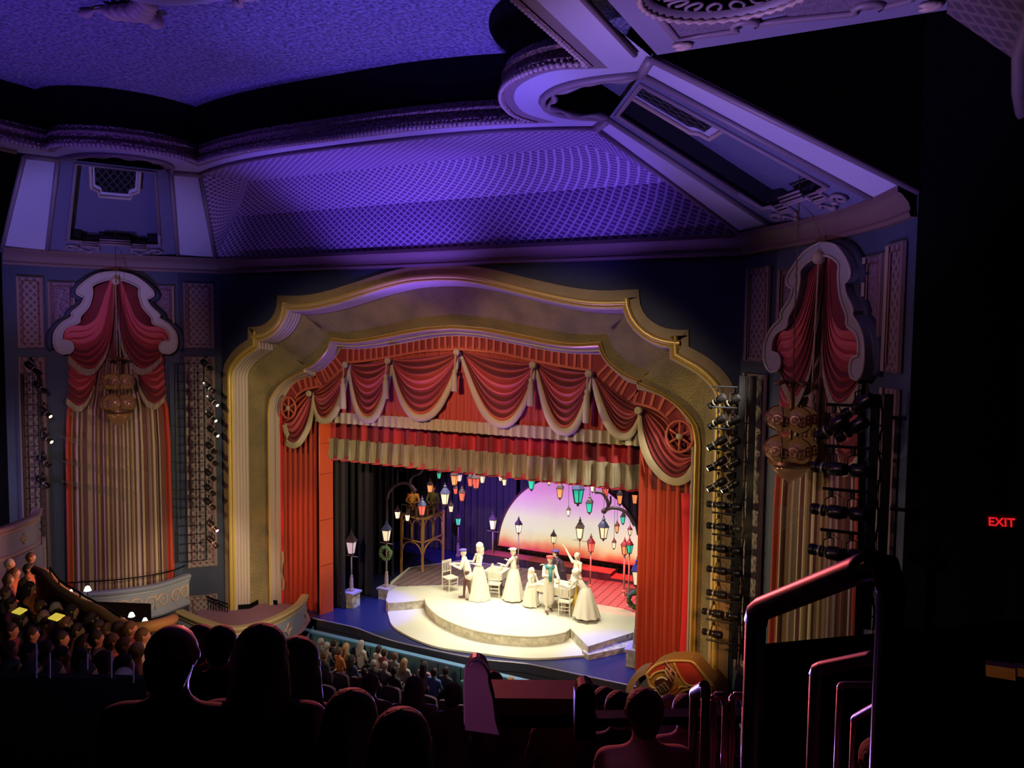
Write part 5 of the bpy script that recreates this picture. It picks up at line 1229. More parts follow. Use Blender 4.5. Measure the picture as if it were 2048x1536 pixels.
# musicians on the tower
def seated(f, h=1):
    f = Vector(f).normalized(); s = f.cross(Vector((0, 0, 1))).normalized(); Z = Vector((0, 0, 1))
    J = dict(pelvis=Z*.50, chest=Z*.80, neck=Z*1.02, head=Z*1.18+f*.02)
    for n_, sg in (('L', 1), ('R', -1)):
        J['sh'+n_] = Z*.96+s*sg*.17; J['el'+n_] = Z*.74+s*sg*.24+f*.06; J['wr'+n_] = Z*.72+s*sg*.12+f*.26
        J['kn'+n_] = Z*.50+s*sg*.13+f*.42; J['an'+n_] = Z*.08+s*sg*.13+f*.44
    return J, f
tc_ = (A1+A3)/2
def stool(c, lab): t = thing('stool', lab, 'stool', c); mb = MB(); mb.cyl(c+Vector((0, 0, .36)), c+Vector((0, 0, .41)), .17, n=14); mb.build('seat', roof_dk, t); [MB().cyl(c+Vector((.12*a, .12*b, 0)), c+Vector((.1*a, .1*b, .36)), .015, n=5).build('leg', roof_dk, t) for a, b in ((1, 1), (1, -1), (-1, 1), (-1, -1))]
J, f = seated((.5, -.8, 0)); c = A1*.62+A2*.22+A3*.16; c.z = ZD_+.005
def violin(t):
    mb = MB(); mb.ball((.12, -.26, .86), .13, 12, (.8, .35, 1.15)); mb.ball((.13, -.25, 1.0), .09, 12, (.8, .35, 1)); mb.cyl((.14, -.26, 1.05), (.20, -.30, 1.36), .014, n=6); v = mb.build('guitar', mat('amber_instrument', (.65, .33, .03), .35), t, True, world=False)
    mb = MB(); mb.cyl((.0, -.32, .8), (.35, -.34, 1.05), .01, n=5); mb.build('bow', costume_w, t, world=False)
person('person', 'musician with amber string instrument seated on the tower, left', c-Vector((0, 0, .26)), J, [skin_m, wood_gold, costume_b, costume_d], facing=f, hair=hair_gr, extra=violin, voxel=.018)
stool(c, 'dark stool under the left musician')
J, f = seated((.3, -.9, 0)); c = A1*.08+A2*.34+A3*.58; c.z = ZD_+.005
person('person', 'chestnut haired musician seated on the tower, right', c-Vector((0, 0, .26)), J, [skin_m, cloths[7], costume_b, costume_d], facing=f, hair=hair_br, voxel=.018)
stool(c, 'dark stool under the right musician')
spot((-3.6, 2.5, 5.4), tuple(tc_+Vector((0, 0, ZD_+.8))), 260, (1, .55, .15), 22, .6, .1, 'amber_musicians_light')
# ------------------------------------------------------------------ spotlights and lighting ladders
def fixture(name, lens, tilt=28):
    """profile spotlight hanging from a clamp at the origin, beam along -Y local, tilted later"""
    t = thing(name, '', 'spotlight')
    mb = MB(); mb.box((0, 0, -.03), (.05, .07, .10)); mb.build('clamp', housing_m, t, world=False)
    mb = MB(); mb.tube([(-.15, 0, -.36), (-.15, 0, -.12), (0, 0, -.09), (.15, 0, -.12), (.15, 0, -.36)], .014, 5); mb.build('yoke', housing_m, t, world=False)
    R = Matrix.Rotation(math.radians(tilt), 3, 'X'); cc = Vector((0, 0, -.36))
    def pt(v): return cc+R @ Vector(v)
    Mx = R @ Matrix.Rotation(PI/2, 3, 'X')
    mb = MB(); mb.lathe([(.01, -.30), (.10, -.28), (.125, -.20), (.125, -.02), (.10, .02)], cc, 14, Mx); b = mb.build('lamp_housing', housing_m, t, 2, world=False)
    mb = MB(); mb.lathe([(.085, .0), (.085, .26), (.105, .27), (.105, .36), (.095, .36)], cc, 14, Mx); l = mb.build('lens_tube', housing_m, t, 2, world=False)
    mb = MB(); mb.lathe([(.108, .12), (.112, .13), (.112, .15), (.108, .16)], cc, 14, Mx); mb.build('rim_ring', mat('worn_ring', (.30, .27, .20), .4, .5) if 'worn_ring' not in MATS else MATS['worn_ring'], l, 2, world=False)
    mb = MB(); mb.lathe([(.001, .39 if lens is not lens_m else .345), (.05, .375 if lens is not lens_m else .350), (.092, .34)], cc, 14, Mx); mb.build('lens', lens, l, True, world=False)
    mb = MB(); mb.tube([pt((0, .26, .05)), pt((.03, .32, .25)), (.02, .1, .0)], .008, 4); mb.build('power_cable', metal_black, t, world=False)
    return t
fx = {k: fixture('profile_spotlight', m, 4 if k == 'flat' else 34) for k, m in (('dark', lens_m), ('flat', lens_m), ('amber', lens_warm), ('white', lens_white), ('pink', lens_pink))}
fxs = {k: snap(v) for k, v in fx.items()}
def hang(kind, loc, aim, label, grp, sc=.72):
    rz = math.atan2(aim[1]-loc[1], aim[0]-loc[0])+PI/2
    o = dup(fx[kind], loc, (0, 0, rz), label, grp, tree=fxs[kind]); o.scale = (sc, sc, sc); return o
def height_word(i, n): return ('topmost', 'second from top', 'third from top', 'fourth from top', 'fifth from top', 'sixth from top', 'seventh from top', 'eighth from top', 'ninth from top', 'tenth from top', 'eleventh from top', 'twelfth from top', 'thirteenth from top')[i]
# right front ladder (tower A)
def tower(px0, px1, ytop, ybot, y, label, base=None):
    a = onY(px0, ytop, y); b = onY(px1, ytop, y); z0 = onY(px0, ybot, y).z; t = thing('lighting_ladder', label, 'lighting ladder', ((a.x+b.x)/2, y, z0))
    for p in (a, b): mb = MB(); mb.box((p.x, y, (p.z+z0)/2), (.13, .10, p.z-z0)); mb.build('upright', truss_m, t)
    mb = MB()
    n = int((a.z-z0)/.42)
    for k in range(n): mb.cyl((a.x, y, z0+.2+k*.42), (b.x, y, z0+.2+k*.42), .014, n=5)
    mb.tube([((a.x+b.x)/2+.03*math.sin(k), y-.02, z0+k*(a.z-z0)/30) for k in range(31)], .018, 5); mb.build('rungs_and_cables', truss_m, t)
    return t, a, b
tA, a, b = tower(1486, 1507, 752, 1320, -2.15, 'tall black lighting ladder in front of the right side of the arch')
armsA = [775, 817, 860, 902, 944, 987, 1031, 1075, 1120, 1168, 1208, 1250, 1292]
RA = ['dark', 'dark', 'white', 'white', 'white', 'dark', 'dark', 'dark', 'dark', 'dark', 'dark', 'dark', None]
for i, py in enumerate(armsA):
    l = onY(1424 if i < 10 else 1412, py+(0 if i < 5 else 3), -2.15); r = onY(1484, py, -2.15); l.z = r.z
    mb = MB(); mb.cyl(l, r, .024, n=6); arm = mb.build('outrigger_arm', truss_m, tA)
    if i >= 12: continue
    for j, fr in enumerate((.22, .70)):
        if i == 11 and j == 1: continue
        p = l.lerp(r, fr); k = RA[i]; k = k if (j == 0 or i == 4) else 'dark'; k = 'flat' if (k == 'dark' and i > 4) else k
        hang(k, p+Vector((0, 0, -.05)), (-4-j, -4.5 if k == 'white' else 2.6+(-i*.1)), '%s spotlight, %s, %s row of right arch ladder' % ('lit white' if k == 'white' else 'black', 'post side' if j else 'outer end', height_word(i, 12)), 'spotlights on the right arch ladder')
# right front ladder nearer (tower B)
tB, a, b = tower(1752, 1778, 788, 1260, -6.45, 'black lighting ladder in front of the right wall drapery')
for i, py in enumerate((813, 898, 986, 1071)):
    l = onY((1653, 1648, 1645, 1640)[i], py-2, -6.45); r = onY(1750, py, -6.45)
    l.z = r.z
    mb = MB(); mb.cyl(l, r, .026, n=6); mb.build('outrigger_arm', truss_m, tB)
    for j, fr in enumerate((.16, .58)):
        hang('dark' if i == 0 else 'flat', l.lerp(r, fr)+Vector((0, 0, -.04)), (-3, 2), 'black spotlight, %s, %s arm of ladder before right drapery' % ('post side' if j else 'outer end', height_word(i, 4)), 'spotlights on the right wall ladder', .86)
p = onY(1720, 770, -6.45); q = onY(1720, 813, -6.45); MB().cyl(q, (q.x, q.y, p.z), .02, n=6).build('stub_pipe', truss_m, tB); p.x = q.x; hang('dark', p, (-3, 2), 'black spotlight standing above the top arm of the ladder before the right wall drapery', 'spotlights on the right wall ladder', .86)
for k, py in enumerate((835, 1017)): mb = MB(); q = onY(1780, py, -6.45); mb.cyl(q, q+Vector((.22, .0, 0)), .03, n=6); mb.build('wall_bracket', truss_m, tB)
# left front ladder on the facet beside the arch
def grid_ladder(P0, P1, P2, nx, nz, label, loc):
    t = thing('lighting_grid', label, 'lighting ladder', loc); 
    for k in range(nx+1): mb = MB(); a = P0.lerp(P1, k/nx); mb.cyl(a, a+(P2-P0), .014 if 0 < k < nx else .03, n=5); mb.build('upright', truss_m, t)
    for k in range(nz+1): mb = MB(); a = P0+(P2-P0)*(k/nz); mb.cyl(a, a+(P1-P0), .011, n=4); mb.build('rung', truss_m, t)
    return t
p0 = Vector((-8.80, -2.52, 1.85)); p1 = Vector((-8.22, -1.92, 1.85)); grid_ladder(p0, p1, p0+Vector((0, 0, 6.3)), 3, 22, 'black wire lighting grid on the panel left of the arch', p0)
LB = [(418, 712, 'dark'), (423, 757, 'dark'), (430, 784, 'white'), (427, 815, 'white'), (431, 845, 'white'), (427, 878, 'dark'), (429, 902, 'dark'), (425, 932, 'dark'), (424, 962, 'dark'), (424, 990, 'dark'), (430, 1034, 'pink'), (430, 1066, 'dark')]
for i, (px, py, k) in enumerate(LB):
    c = onY(px-6, py, -2.35); hang(k, c, (6, -2.4+(.5 if i < 5 else 0)), '%s spotlight, %s on the grid left of the arch' % ({'dark': 'black', 'white': 'lit white', 'pink': 'glowing magenta'}[k], height_word(i, 12)), 'spotlights on the left arch grid')
# far left ladder
p0 = side(-1, .84, .6, .35); p1 = side(-1, .93, .6, .35); grid_ladder(p0, p1, p0+Vector((0, 0, 7.3)), 3, 24, 'black wire lighting grid on the outer panel of the left wall', p0)
q = side(-1, .70, 0, .5)
for i, (px, py, k) in enumerate(((62, 716, 'dark'), (78, 755, 'dark'), (88, 805, 'amber'), (90, 856, 'amber'), (86, 903, 'dark'), (84, 945, 'dark'))):
    c = onP(px, py, p0, (ND.x*-1, ND.y, 0)); hang(k, c, (4, -1.5), '%s spotlight, %s on the grid at the far left' % ({'dark': 'black', 'amber': 'glowing amber'}[k], height_word(i, 6)), 'spotlights on the far left grid')
for v in fx.values(): drop(v)
# haze that shows the beams: a faint scattering volume round each, lit only by its own lamp
hz = bpy.data.materials.new('theatre_haze'); hz.use_nodes = True; nt = hz.node_tree; nt.nodes.clear()
vo = nt.nodes.new('ShaderNodeVolumeScatter'); gt = nt.nodes.new('ShaderNodeTexCoord'); vl_ = nt.nodes.new('ShaderNodeVectorMath'); vl_.operation = 'LENGTH'; nt.links.new(gt.outputs['Object'], vl_.inputs[0])
mr_ = nt.nodes.new('ShaderNodeMapRange'); mr_.inputs[1].default_value = 0; mr_.inputs[2].default_value = 2.5; mr_.inputs[3].default_value = .30; mr_.inputs[4].default_value = .0; nt.links.new(vl_.outputs['Value'], mr_.inputs[0]); nt.links.new(mr_.outputs[0], vo.inputs['Density']); vo.inputs['Anisotropy'].default_value = .35; mo = nt.nodes.new('ShaderNodeOutputMaterial'); nt.links.new(vo.outputs[0], mo.inputs['Volume'])
def beam(px, py, d, px2, py2, d2, col, pw, lab, r0=.03, r1=.36):
    a, b = atD(px, py, d), atD(px2, py2, d2); mb = MB(); mb.tube([a, b], [r0, r1], 14); o = mb.build('haze_beam', hz, None, True, loc=a); tag(o, lab, 'haze', 'light beams hanging in haze', 'stuff')
    dd = (b-a).normalized(); ang = 1.5*math.degrees(math.atan(r1/(b-a).length)); spot(tuple(a+dd*.02), tuple(b), pw, col, ang, 1, .03, 'beam_lamp')
AMB = (1, .72, .28)
beam(118, 821, 22.1, 335, 882, 22.2, AMB, 5200, 'amber beam of haze from the upper glowing lamp at the far left')
beam(118, 872, 22.1, 345, 940, 22.2, AMB, 5200, 'amber beam of haze from the lower glowing lamp at the far left')
beam(124, 922, 22.1, 290, 958, 22.2, AMB, 1800, 'faint beam of haze below the two amber ones, upper', .025, .22)
beam(122, 962, 22.1, 270, 994, 22.2, AMB, 1500, 'faint beam of haze below the two amber ones, lower', .025, .2)
beam(1608, 940, 11.6, 1512, 964, 13.4, AMB, 900, 'pale beam of haze left of the right chandelier', .05, .30)
beam(1618, 1022, 11.6, 1500, 1052, 13.4, AMB, 1100, 'pale beam of haze from the middle lamps before the right drapery', .05, .34)
# ------------------------------------------------------------------ chandeliers
glass_amber = mat('amber_glass_globe', (.26, .12, .05), .14, .35, emit=(1, .45, .15), es=.03)
petal = mat('pale_petal_rosette', (.30, .16, .09), .3, .3)
brass = mat('aged_brass', (.22, .12, .05), .35, .7)
for s, nm in ((-1, 'left'), (1, 'right')):
    cx, cy = s*9.56, -3.92; zc = 7.0
    zr1 = (onY(237, 768, cy).z if s < 0 else onY(1585, 838, cy).z); zr2 = (onY(237, 805, cy).z if s < 0 else onY(1583, 900, cy).z); zbm = (onY(237, 845, cy).z if s < 0 else onY(1583, 962, cy).z)
    zr1, zr2, zbm = (7.62, 6.98, 6.30) if s < 0 else (zr1, zr2, zbm)
    t = thing('globe_chandelier', 'amber glass globe chandelier hanging on a chain before the %s drapery' % nm, 'chandelier', (cx, cy, zbm))
    mb = MB(); mb.tube([(cx+.008*math.sin(k*1.9), cy, zr1+.75+k*(13.0-zr1-.75)/60) for k in range(61)], [.016 if k % 2 else .008 for k in range(61)], 5); mb.build('chain', brass, t)
    mb = MB(); mb.lathe([(.02, zr1+.75), (.10, zr1+.70), (.04, zr1+.62), (.05, zr1+.3), (.03, zr1-.3), (.05, zr2), (.03, zbm+.3)], (cx, cy, 0), 10); st = mb.build('stem', brass, t, True)
    mb = MB()
    for k in range(8):
        a = 2*PI*k/8; mb.tube([(cx+r*math.cos(a), cy+r*math.sin(a), z) for r, z in ((.05, zr1+.62), (.18, zr1+.72), (.30, zr1+.66), (.34, zr1+.70))], [.03, .03, .035, .01], 5)
    mb.build('crown_leaves', brass, st, True)
    for j, (z, n, R0, r) in enumerate(((zr1, 5, .26, .23), (zr2, 5, .26, .25))):
        for k in range(n):
            a = 2*PI*k/n+.35; gx, gy = cx+R0*math.cos(a), cy+R0*math.sin(a)
            mb = MB(); mb.ball((gx, gy, z), r, 18); g_ = mb.build('glass_globe', glass_amber, t, True)
            mb = MB()
            for pa in range(4):
                aa = a+(pa-1.5)*.62; d = Vector((math.cos(aa), math.sin(aa), .1*(-1)**pa)).normalized(); c = Vector((gx, gy, z))+d*r*.97
                x = d.cross(Vector((0, 0, 1))).normalized(); y = x.cross(d)
                Mr = Matrix((x, y, d)).transposed()
                mb.lathe([(.001, .006), (.025, .012), (.03, .002), (.085, -.008), (.10, -.004), (.108, -.02)], c, 14, Mr)
            mb.build('petal_rosettes', petal, g_, True)
            mb = MB(); mb.tube([(gx+r*1.02*math.cos(w)*math.cos(a+PI/4), gy+r*1.02*math.cos(w)*math.sin(a+PI/4), z+r*1.02*math.sin(w)) for w in [PI*k2/12-PI/2 for k2 in range(13)]], .015, 5); mb.build('strap', brass, g_, True)
    mb = MB(); mb.lathe([(.40, zr2-.18), (.42, zr2-.25), (.38, zr2-.30), (.36, zr2-.22)], (cx, cy, 0), 20); mb.build('lower_ring', brass, t, 2)
    mb = MB(); mb.lathe([(.30, zr2-.28), (.33, zr2-.32), (.315, zr2*.7+zbm*.3-.2), (.26, zr2*.4+zbm*.6-.1), (.16, zbm+.05), (.05, zbm), (.02, zbm-.05)], (cx, cy, 0), 22); mb.build('bottom_dome', glass_amber, t, True)
# ------------------------------------------------------------------ theatre organ console on its lift
Oc = onY(1322, 1372, -2.35)
og = thing('theatre_organ', 'red and gold horseshoe theatre organ console with ivory keyboards at the right of the stage', 'organ', Oc)
ax = Vector((.82, -.42, 0)).normalized(); ay = Vector((-ax.y, ax.x, 0))     # ax: keys run along, ay: away from player
def og_(u, v, w): return Oc+ax*u+ay*v+Vector((0, 0, w))
# silhouette planes read from the photograph on y=-1.9
def Pq(x, y, d=0): p = onY(1240+x/7.877, 1290+y/7.877, -2.35); return Vector((p.x, -2.35+d, p.z))
body = [(420, 455), (560, 320), (740, 255), (900, 240), (1060, 245), (1160, 270), (1270, 390), (1380, 520), (1470, 660), (1240, 690), (1080, 690), (980, 730), (860, 800), (700, 850), (640, 830), (600, 700), (480, 640), (450, 520)]
bs = [(p.x, p.y) for p in catmull([Vector((x, y, 0)) for x, y in body+body[:1]], 70)][:-1]
mb = MB(); mb.prism(bs, lambda x, y, d: Pq(x, y, d), 0, .55); mb.build('case', organ_gold, og)
mb = MB(); mb.tube([Pq(x, y, -.02) for x, y in bs], .035, 6, True)
mb.tube(catmull([Pq(x, y, -.04) for x, y in ((860, 270), (930, 430), (1020, 570), (1120, 630), (1300, 610), (1440, 640))], 24), .03, 6); mb.tube(catmull([Pq(x, y, -.04) for x, y in ((1080, 650), (960, 650), (900, 720), (760, 780), (650, 800))], 20), .028, 6); mb.tube(catmull([Pq(x, y, -.04) for x, y in ((480, 520), (560, 430), (700, 390), (780, 430))], 20), .03, 6)
mb.build('gilt_scroll_edge', mat('bright_gilt_edge', (.50, .32, .09), .35, .3), og, True)
mb = MB(); mb.prism([(870, 280), (1070, 275), (1150, 300), (1260, 440), (1330, 560), (1290, 590), (1120, 610), (1020, 560), (930, 430), (880, 350)], lambda x, y, d: Pq(x, y, d), -.05, .02); mb.build('red_side_panel', organ_red, og)
mb = MB(); mb.prism([(460, 440), (580, 350), (730, 290), (740, 340), (600, 400), (500, 470)], lambda x, y, d: Pq(x, y, d), -.05, .02); mb.build('red_top_panel', organ_red, og)
mb = MB(); mb.prism([(660, 790), (780, 760), (930, 640), (950, 690), (880, 770), (740, 820), (670, 825)], lambda x, y, d: Pq(x, y, d), -.06, .02); mb.build('red_front_panel', organ_red, og)
mb = MB(); mb.prism([(1000, 720), (1250, 700), (1150, 850), (900, 900), (800, 880), (900, 790)], lambda x, y, d: Pq(x, y, d), .05, .4); mb.build('lower_case', MATS['organ_red_panel'], og)
mb = MB(); mb.prism([(560, 560), (640, 520), (780, 510), (840, 590), (800, 680), (650, 750), (580, 650)], lambda x, y, d: Pq(x, y, d), -.08, .02); mb.build('keybed', mat('dark_keybed', (.04, .008, .01), .5), og)
for x0, y0, x1, y1 in ((590, 640, 660, 745), (645, 605, 725, 712), (692, 572, 775, 685)):
    d = Vector((22, -10)); mb = MB(); mb.prism([(x0, y0), (x1, y1), (x1+d.x, y1+d.y), (x0+d.x, y0+d.y)], lambda x, y, dd: Pq(x, y, dd), -.13, -.06); k_ = mb.build('keyboard', ivory, og)
    mb = MB()
    for j in range(9): f_ = (j+.5)/9; x, y = x0+(x1-x0)*f_+d.x*.8, y0+(y1-y0)*f_+d.y*.8; mb.box(Pq(x, y, -.14), (.03, .02, .022))
    mb.build('black_keys', metal_black, k_)
mb = MB()
for j in range(14): a = j/13; mb.ball(Pq(600+150*a, 520-30*math.sin(PI*a), -.08), .022, 6)
mb.build('stop_tabs', ivory, og, True)
mb = MB(); P4 = [(755, 260), (905, 410), (860, 590), (735, 380)]
Q4 = [Pq(x, y, -.12) for x, y in P4]; mb.tube(Q4, .022, 5, True); mb.tube([(Q4[0]+Q4[1])/2, (Q4[2]+Q4[3])/2], .016, 5); mb.tube([(Q4[0]+Q4[3])/2, (Q4[1]+Q4[2])/2], .016, 5); mb.tube([Q4[0], Pq(745, 205, -.12)], .02, 5); mb.build('music_rack', mat('pink_wood_rack', (.45, .25, .24), .5), og, True)
mb = MB(); P = [Pq(400+330*math.cos(a), 780-350*math.sin(a), .1) for a in [PI/2+PI*k/2/16 for k in range(17)]]; P2 = [Pq(400+210*math.cos(a), 780-280*math.sin(a), .1) for a in [PI/2+PI*k/2/16 for k in range(17)]]
mb.loft([P, P2]); mb.loft([P, [p+Vector((0, .5, 0)) for p in P]]); 
lf = tag(mb.build('organ_lift_shell', mat('tan_lift_shell', (.26, .17, .10), .6), None, loc=P[8]), 'curved tan lift surround left of the organ console', 'lift surround')
mb = MB(); mb.poly([(400+210*math.cos(a), 780-280*math.sin(a)) for a in [PI/2+PI*k/2/16 for k in range(17)]]+[(400, 780), ], (), lambda x, y: Pq(x, y, .3)); mb.build('grey_panel', mat('grey_lift_panel', (.12, .12, .12), .6), lf)
# ------------------------------------------------------------------ audience, seats, handrails
def seat_proto(m=seat_m):
    t = thing('theatre_chair', '', 'chair')
    mb = MB(); P = []
    for k in range(13): a = PI*k/12; P.append((-.25*math.cos(a) if True else 0, .80+.10*math.sin(a)**.6))
    P = [(-.25, .42)]+P+[(.25, .42)]
    mb.prism(P, lambda x, y, d: (x, -.20-d-.10*(y-.42), y), 0, .09); mb.build('backrest', m, t, world=False)
    mb = MB(); mb.box((0, .03, .42), (.46, .44, .11)); mb.build('seat_cushion', m, t, world=False)
    for s in (-1, 1):
        mb = MB(); mb.box((s*.27, .0, .30), (.035, .42, .60)); mb.build('end_standard', seat_frame_m, t, world=False)
        mb = MB(); mb.box((s*.27, .04, .62), (.06, .34, .04)); mb.build('armrest', seat_frame_m, t, world=False)
    return t
seat0 = seat_proto(); seat_t = snap(seat0)
HB = Vector((FW.x, FW.y, 0)).normalized(); SB = Vector((HB.y, -HB.x, 0))
def facing_rz(d): return math.atan2(d[1], d[0])-PI/2     # local +Y looks along d
# audience prototypes: local +Y is the view direction
def aud(kind, top, hair, sk=skin_m, vox=.022, hk='short', w=1):
    f = Vector((0, 1, 0)); J, _ = seated((0, 1, 0)); J['toe'] = f
    t = thing('person', '', 'person'); P = []
    hd = J['head']; face(P, hd, f, .090, 0); P += [(hd-Vector((0, 0, .07)), J['neck'], .05, .058, 0), (J['neck']-Vector((0, 0, .03)), J['chest'], .095, .15*w, 1, (1, 0, 0), .72), (J['chest'], J['pelvis']+Vector((0, 0, .05)), .145*w, .15*w, 1, (1, 0, 0), .8)]
    for n_, sg in (('L', 1), ('R', -1)):
        P += [(J['neck']-Vector((0, 0, .05)), J['sh'+n_], .07, .072, 1), (J['sh'+n_], J['el'+n_], .06, .046, 1), (J['el'+n_], J['wr'+n_], .044, .03, 1)]
        if vox < .02: hand(P, J['wr'+n_], J['wr'+n_]-J['el'+n_], sg, 0)
        else: P += [(J['wr'+n_], J['wr'+n_]+(J['wr'+n_]-J['el'+n_]).normalized()*.13, .034, .022, 0)]
        P += [(J['pelvis']+Vector((-sg*.09, 0, 0)), J['kn'+n_], .085, .06, 2), (J['kn'+n_], J['an'+n_], .058, .04, 2), (J['an'+n_], J['an'+n_]+f*.15, .04, .034, 2)]
    blob('body', P, vox, [sk, top, cloths[0]], t)
    H = [(hd+Vector((0, -.012, .03)), hd+Vector((0, -.012, .031)), .096, .096, 0), (hd+Vector((0, -.035, 0)), hd+Vector((0, -.035, -.04)), .088, .07, 0)]
    if hk == 'long': H += [(hd+Vector((0, -.045, 0)), J['neck']+Vector((0, -.09, -.12)), .10, .085, 0), (hd+Vector((.05, -.01, -.02)), J['neck']+Vector((.09, -.03, -.06)), .05, .04, 0), (hd+Vector((-.05, -.01, -.02)), J['neck']+Vector((-.09, -.03, -.06)), .05, .04, 0)]
    if hk == 'bald': H = [(hd+Vector((0, -.03, -.03)), hd+Vector((0, -.04, -.05)), .085, .07, 0)]
    blob('hair', H, vox*.8, [hair], t)
    return t
hw_ = {'dk': hair_dk, 'br': hair_br, 'bl': hair_bl, 'gr': hair_gr}; hn_ = {'dk': 'dark', 'br': 'chestnut', 'bl': 'blond', 'gr': 'grey'}
protos = {}
def get_aud(hair, hk, ci, sk=0):
    k = (hair, hk, ci, sk)
    if k not in protos: p = aud('', cloths[ci], hw_[hair], (skin_m, skin_dk)[sk], .024, hk); protos[k] = (p, snap(p))
    return protos[k]
def seat_person(pos, d, hair, hk, ci, label, group, sk=0):
    """pos = head centre"""
    p, t = get_aud(hair, hk, ci, sk); return dup(p, Vector(pos)-Vector((0, 0, 1.18)), (0, 0, facing_rz(d)), label, group, tree=t)
cn = [m.name.replace('cloth_', '') for m in cloths]
hkn = {'short': '%s haired', 'long': 'long %s haired', 'bald': 'balding %s'}
# orchestra stalls, photo place of each head
OR = [(641, 1284, 'gr', 'short', 3), (653, 1292, 'gr', 'short', 3), (668, 1287, 'dk', 'short', 0), (678, 1303, 'br', 'short', 6), (692, 1294, 'bl', 'long', 7), (722, 1288, 'gr', 'long', 4), (757, 1299, 'dk', 'short', 4), (768, 1306, 'dk', 'short', 2),
      (789, 1313, 'br', 'short', 3), (808, 1325, 'bl', 'long', 4), (746, 1328, 'gr', 'short', 0), (769, 1331, 'gr', 'short', 3), (788, 1342, 'dk', 'short', 0), (848, 1331, 'dk', 'long', 8), (891, 1342, 'dk', 'short', 0), (935, 1352, 'dk', 'short', 5),
      (1022, 1362, 'bl', 'long', 6), (868, 1345, 'dk', 'short', 9), (703, 1318, 'dk', 'long', 1), (728, 1345, 'dk', 'short', 2), (648, 1312, 'br', 'short', 0)]
BY = [(660, 'beside the left end of the pit rail'), (700, 'near the left end of the rail'), (760, 'below the second pit panel'), (820, 'below the third pit panel'), (900, 'near the middle of the pit rail'), (1100, 'right of the purple seat end')]
occ = []; lab_n = {}
for px, py, h, hk, ci in OR:
    z = -.1; p = None
    for _ in range(12): p = onZ(px, py, z); z = floor_z(p.y)+1.20
    w = next(v for k, v in BY if px <= k); l = '%s spectator in %s, stalls %s' % (hkn[hk] % hn_[h], cn[ci], w)
    if l in lab_n: l = l.replace('spectator', 'second spectator')
    lab_n[l] = 1; occ.append(p)
    seat_person(p, (-p.x*.05+.2, 1, 0), h, hk, ci, l, 'spectators in the front stalls')
ORD = ['first', 'second', 'third', 'fourth', 'fifth', 'sixth', 'seventh', 'eighth', 'ninth', 'tenth', 'eleventh', 'twelfth', 'thirteenth', 'fourteenth', 'fifteenth', 'sixteenth']
rows_y = [-1.95, -2.85, -3.75, -4.65]
for r, y in enumerate(rows_y):
    for k in range(15):
        x = -3.95+.57*k+(.28 if r % 2 else 0)
        c = dup(seat0, (x, y-.35, floor_z(y)), (0, 0, facing_rz((.0-x*.03, 1, 0))), 'plum stalls chair, %s row behind the pit rail, %s from its left end' % (('front', 'second', 'third', 'fourth')[r], ORD[k]), 'stalls seats %s row' % ('front', 'second', 'third', 'fourth')[r], tree=seat_t)
# left mezzanine audience
random.seed(21)
mzp = [(18, 1128, 17, 'gr', 'short', 3), (55, 1138, 16.5, 'dk', 'short', 6), (28, 1146, 16, 'br', 'long', 6), (60, 1115, 17.5, 'br', 'short', 0), (15, 1160, 15.5, 'br', 'short', 2), (50, 1165, 15.5, 'br', 'long', 6), (10, 1185, 15, 'br', 'short', 0), (58, 1175, 14.6, 'dk', 'long', 6),
       (20, 1208, 14, 'dk', 'short', 2), (80, 1213, 13.6, 'br', 'short', 3), (110, 1218, 13.2, 'gr', 'short', 8), (85, 1232, 13, 'gr', 'bald', 4), (142, 1222, 12.6, 'dk', 'long', 6), (40, 1240, 13, 'dk', 'long', 0), (92, 1248, 12.4, 'br', 'short', 2),
       (130, 1248, 12, 'br', 'short', 8), (152, 1262, 11.6, 'dk', 'short', 6), (183, 1240, 12, 'dk', 'long', 2), (195, 1255, 11.6, 'dk', 'short', 0), (214, 1262, 11.4, 'br', 'short', 2), (236, 1258, 11.4, 'dk', 'short', 6), (258, 1258, 11.2, 'br', 'short', 2), (283, 1272, 11, 'br', 'short', 4),
       (168, 1285, 10.6, 'dk', 'long', 3), (120, 1278, 10.8, 'dk', 'short', 6), (60, 1270, 11, 'dk', 'short', 0), (20, 1262, 11.4, 'dk', 'short', 2), (190, 1278, 10.4, 'dk', 'short', 0), (222, 1284, 10.2, 'br', 'short', 6), (246, 1292, 10, 'br', 'short', 8), (270, 1300, 9.8, 'br', 'bald', 6),
       (15, 1300, 9.6, 'br', 'short', 8), (55, 1305, 9.2, 'dk', 'short', 0), (88, 1300, 9.4, 'br', 'long', 6), (120, 1312, 9, 'dk', 'short', 2), (160, 1318, 8.8, 'dk', 'short', 6), (205, 1322, 8.6, 'br', 'short', 0), (245, 1330, 8.2, 'dk', 'short', 2), (244, 1362, 7, 'gr', 'short', 4), (105, 1345, 7.8, 'dk', 'short', 0), (170, 1350, 7.4, 'dk', 'short', 0), (20, 1340, 8, 'dk', 'short', 3), (60, 1345, 7.8, 'dk', 'short', 0)]
seen = {}
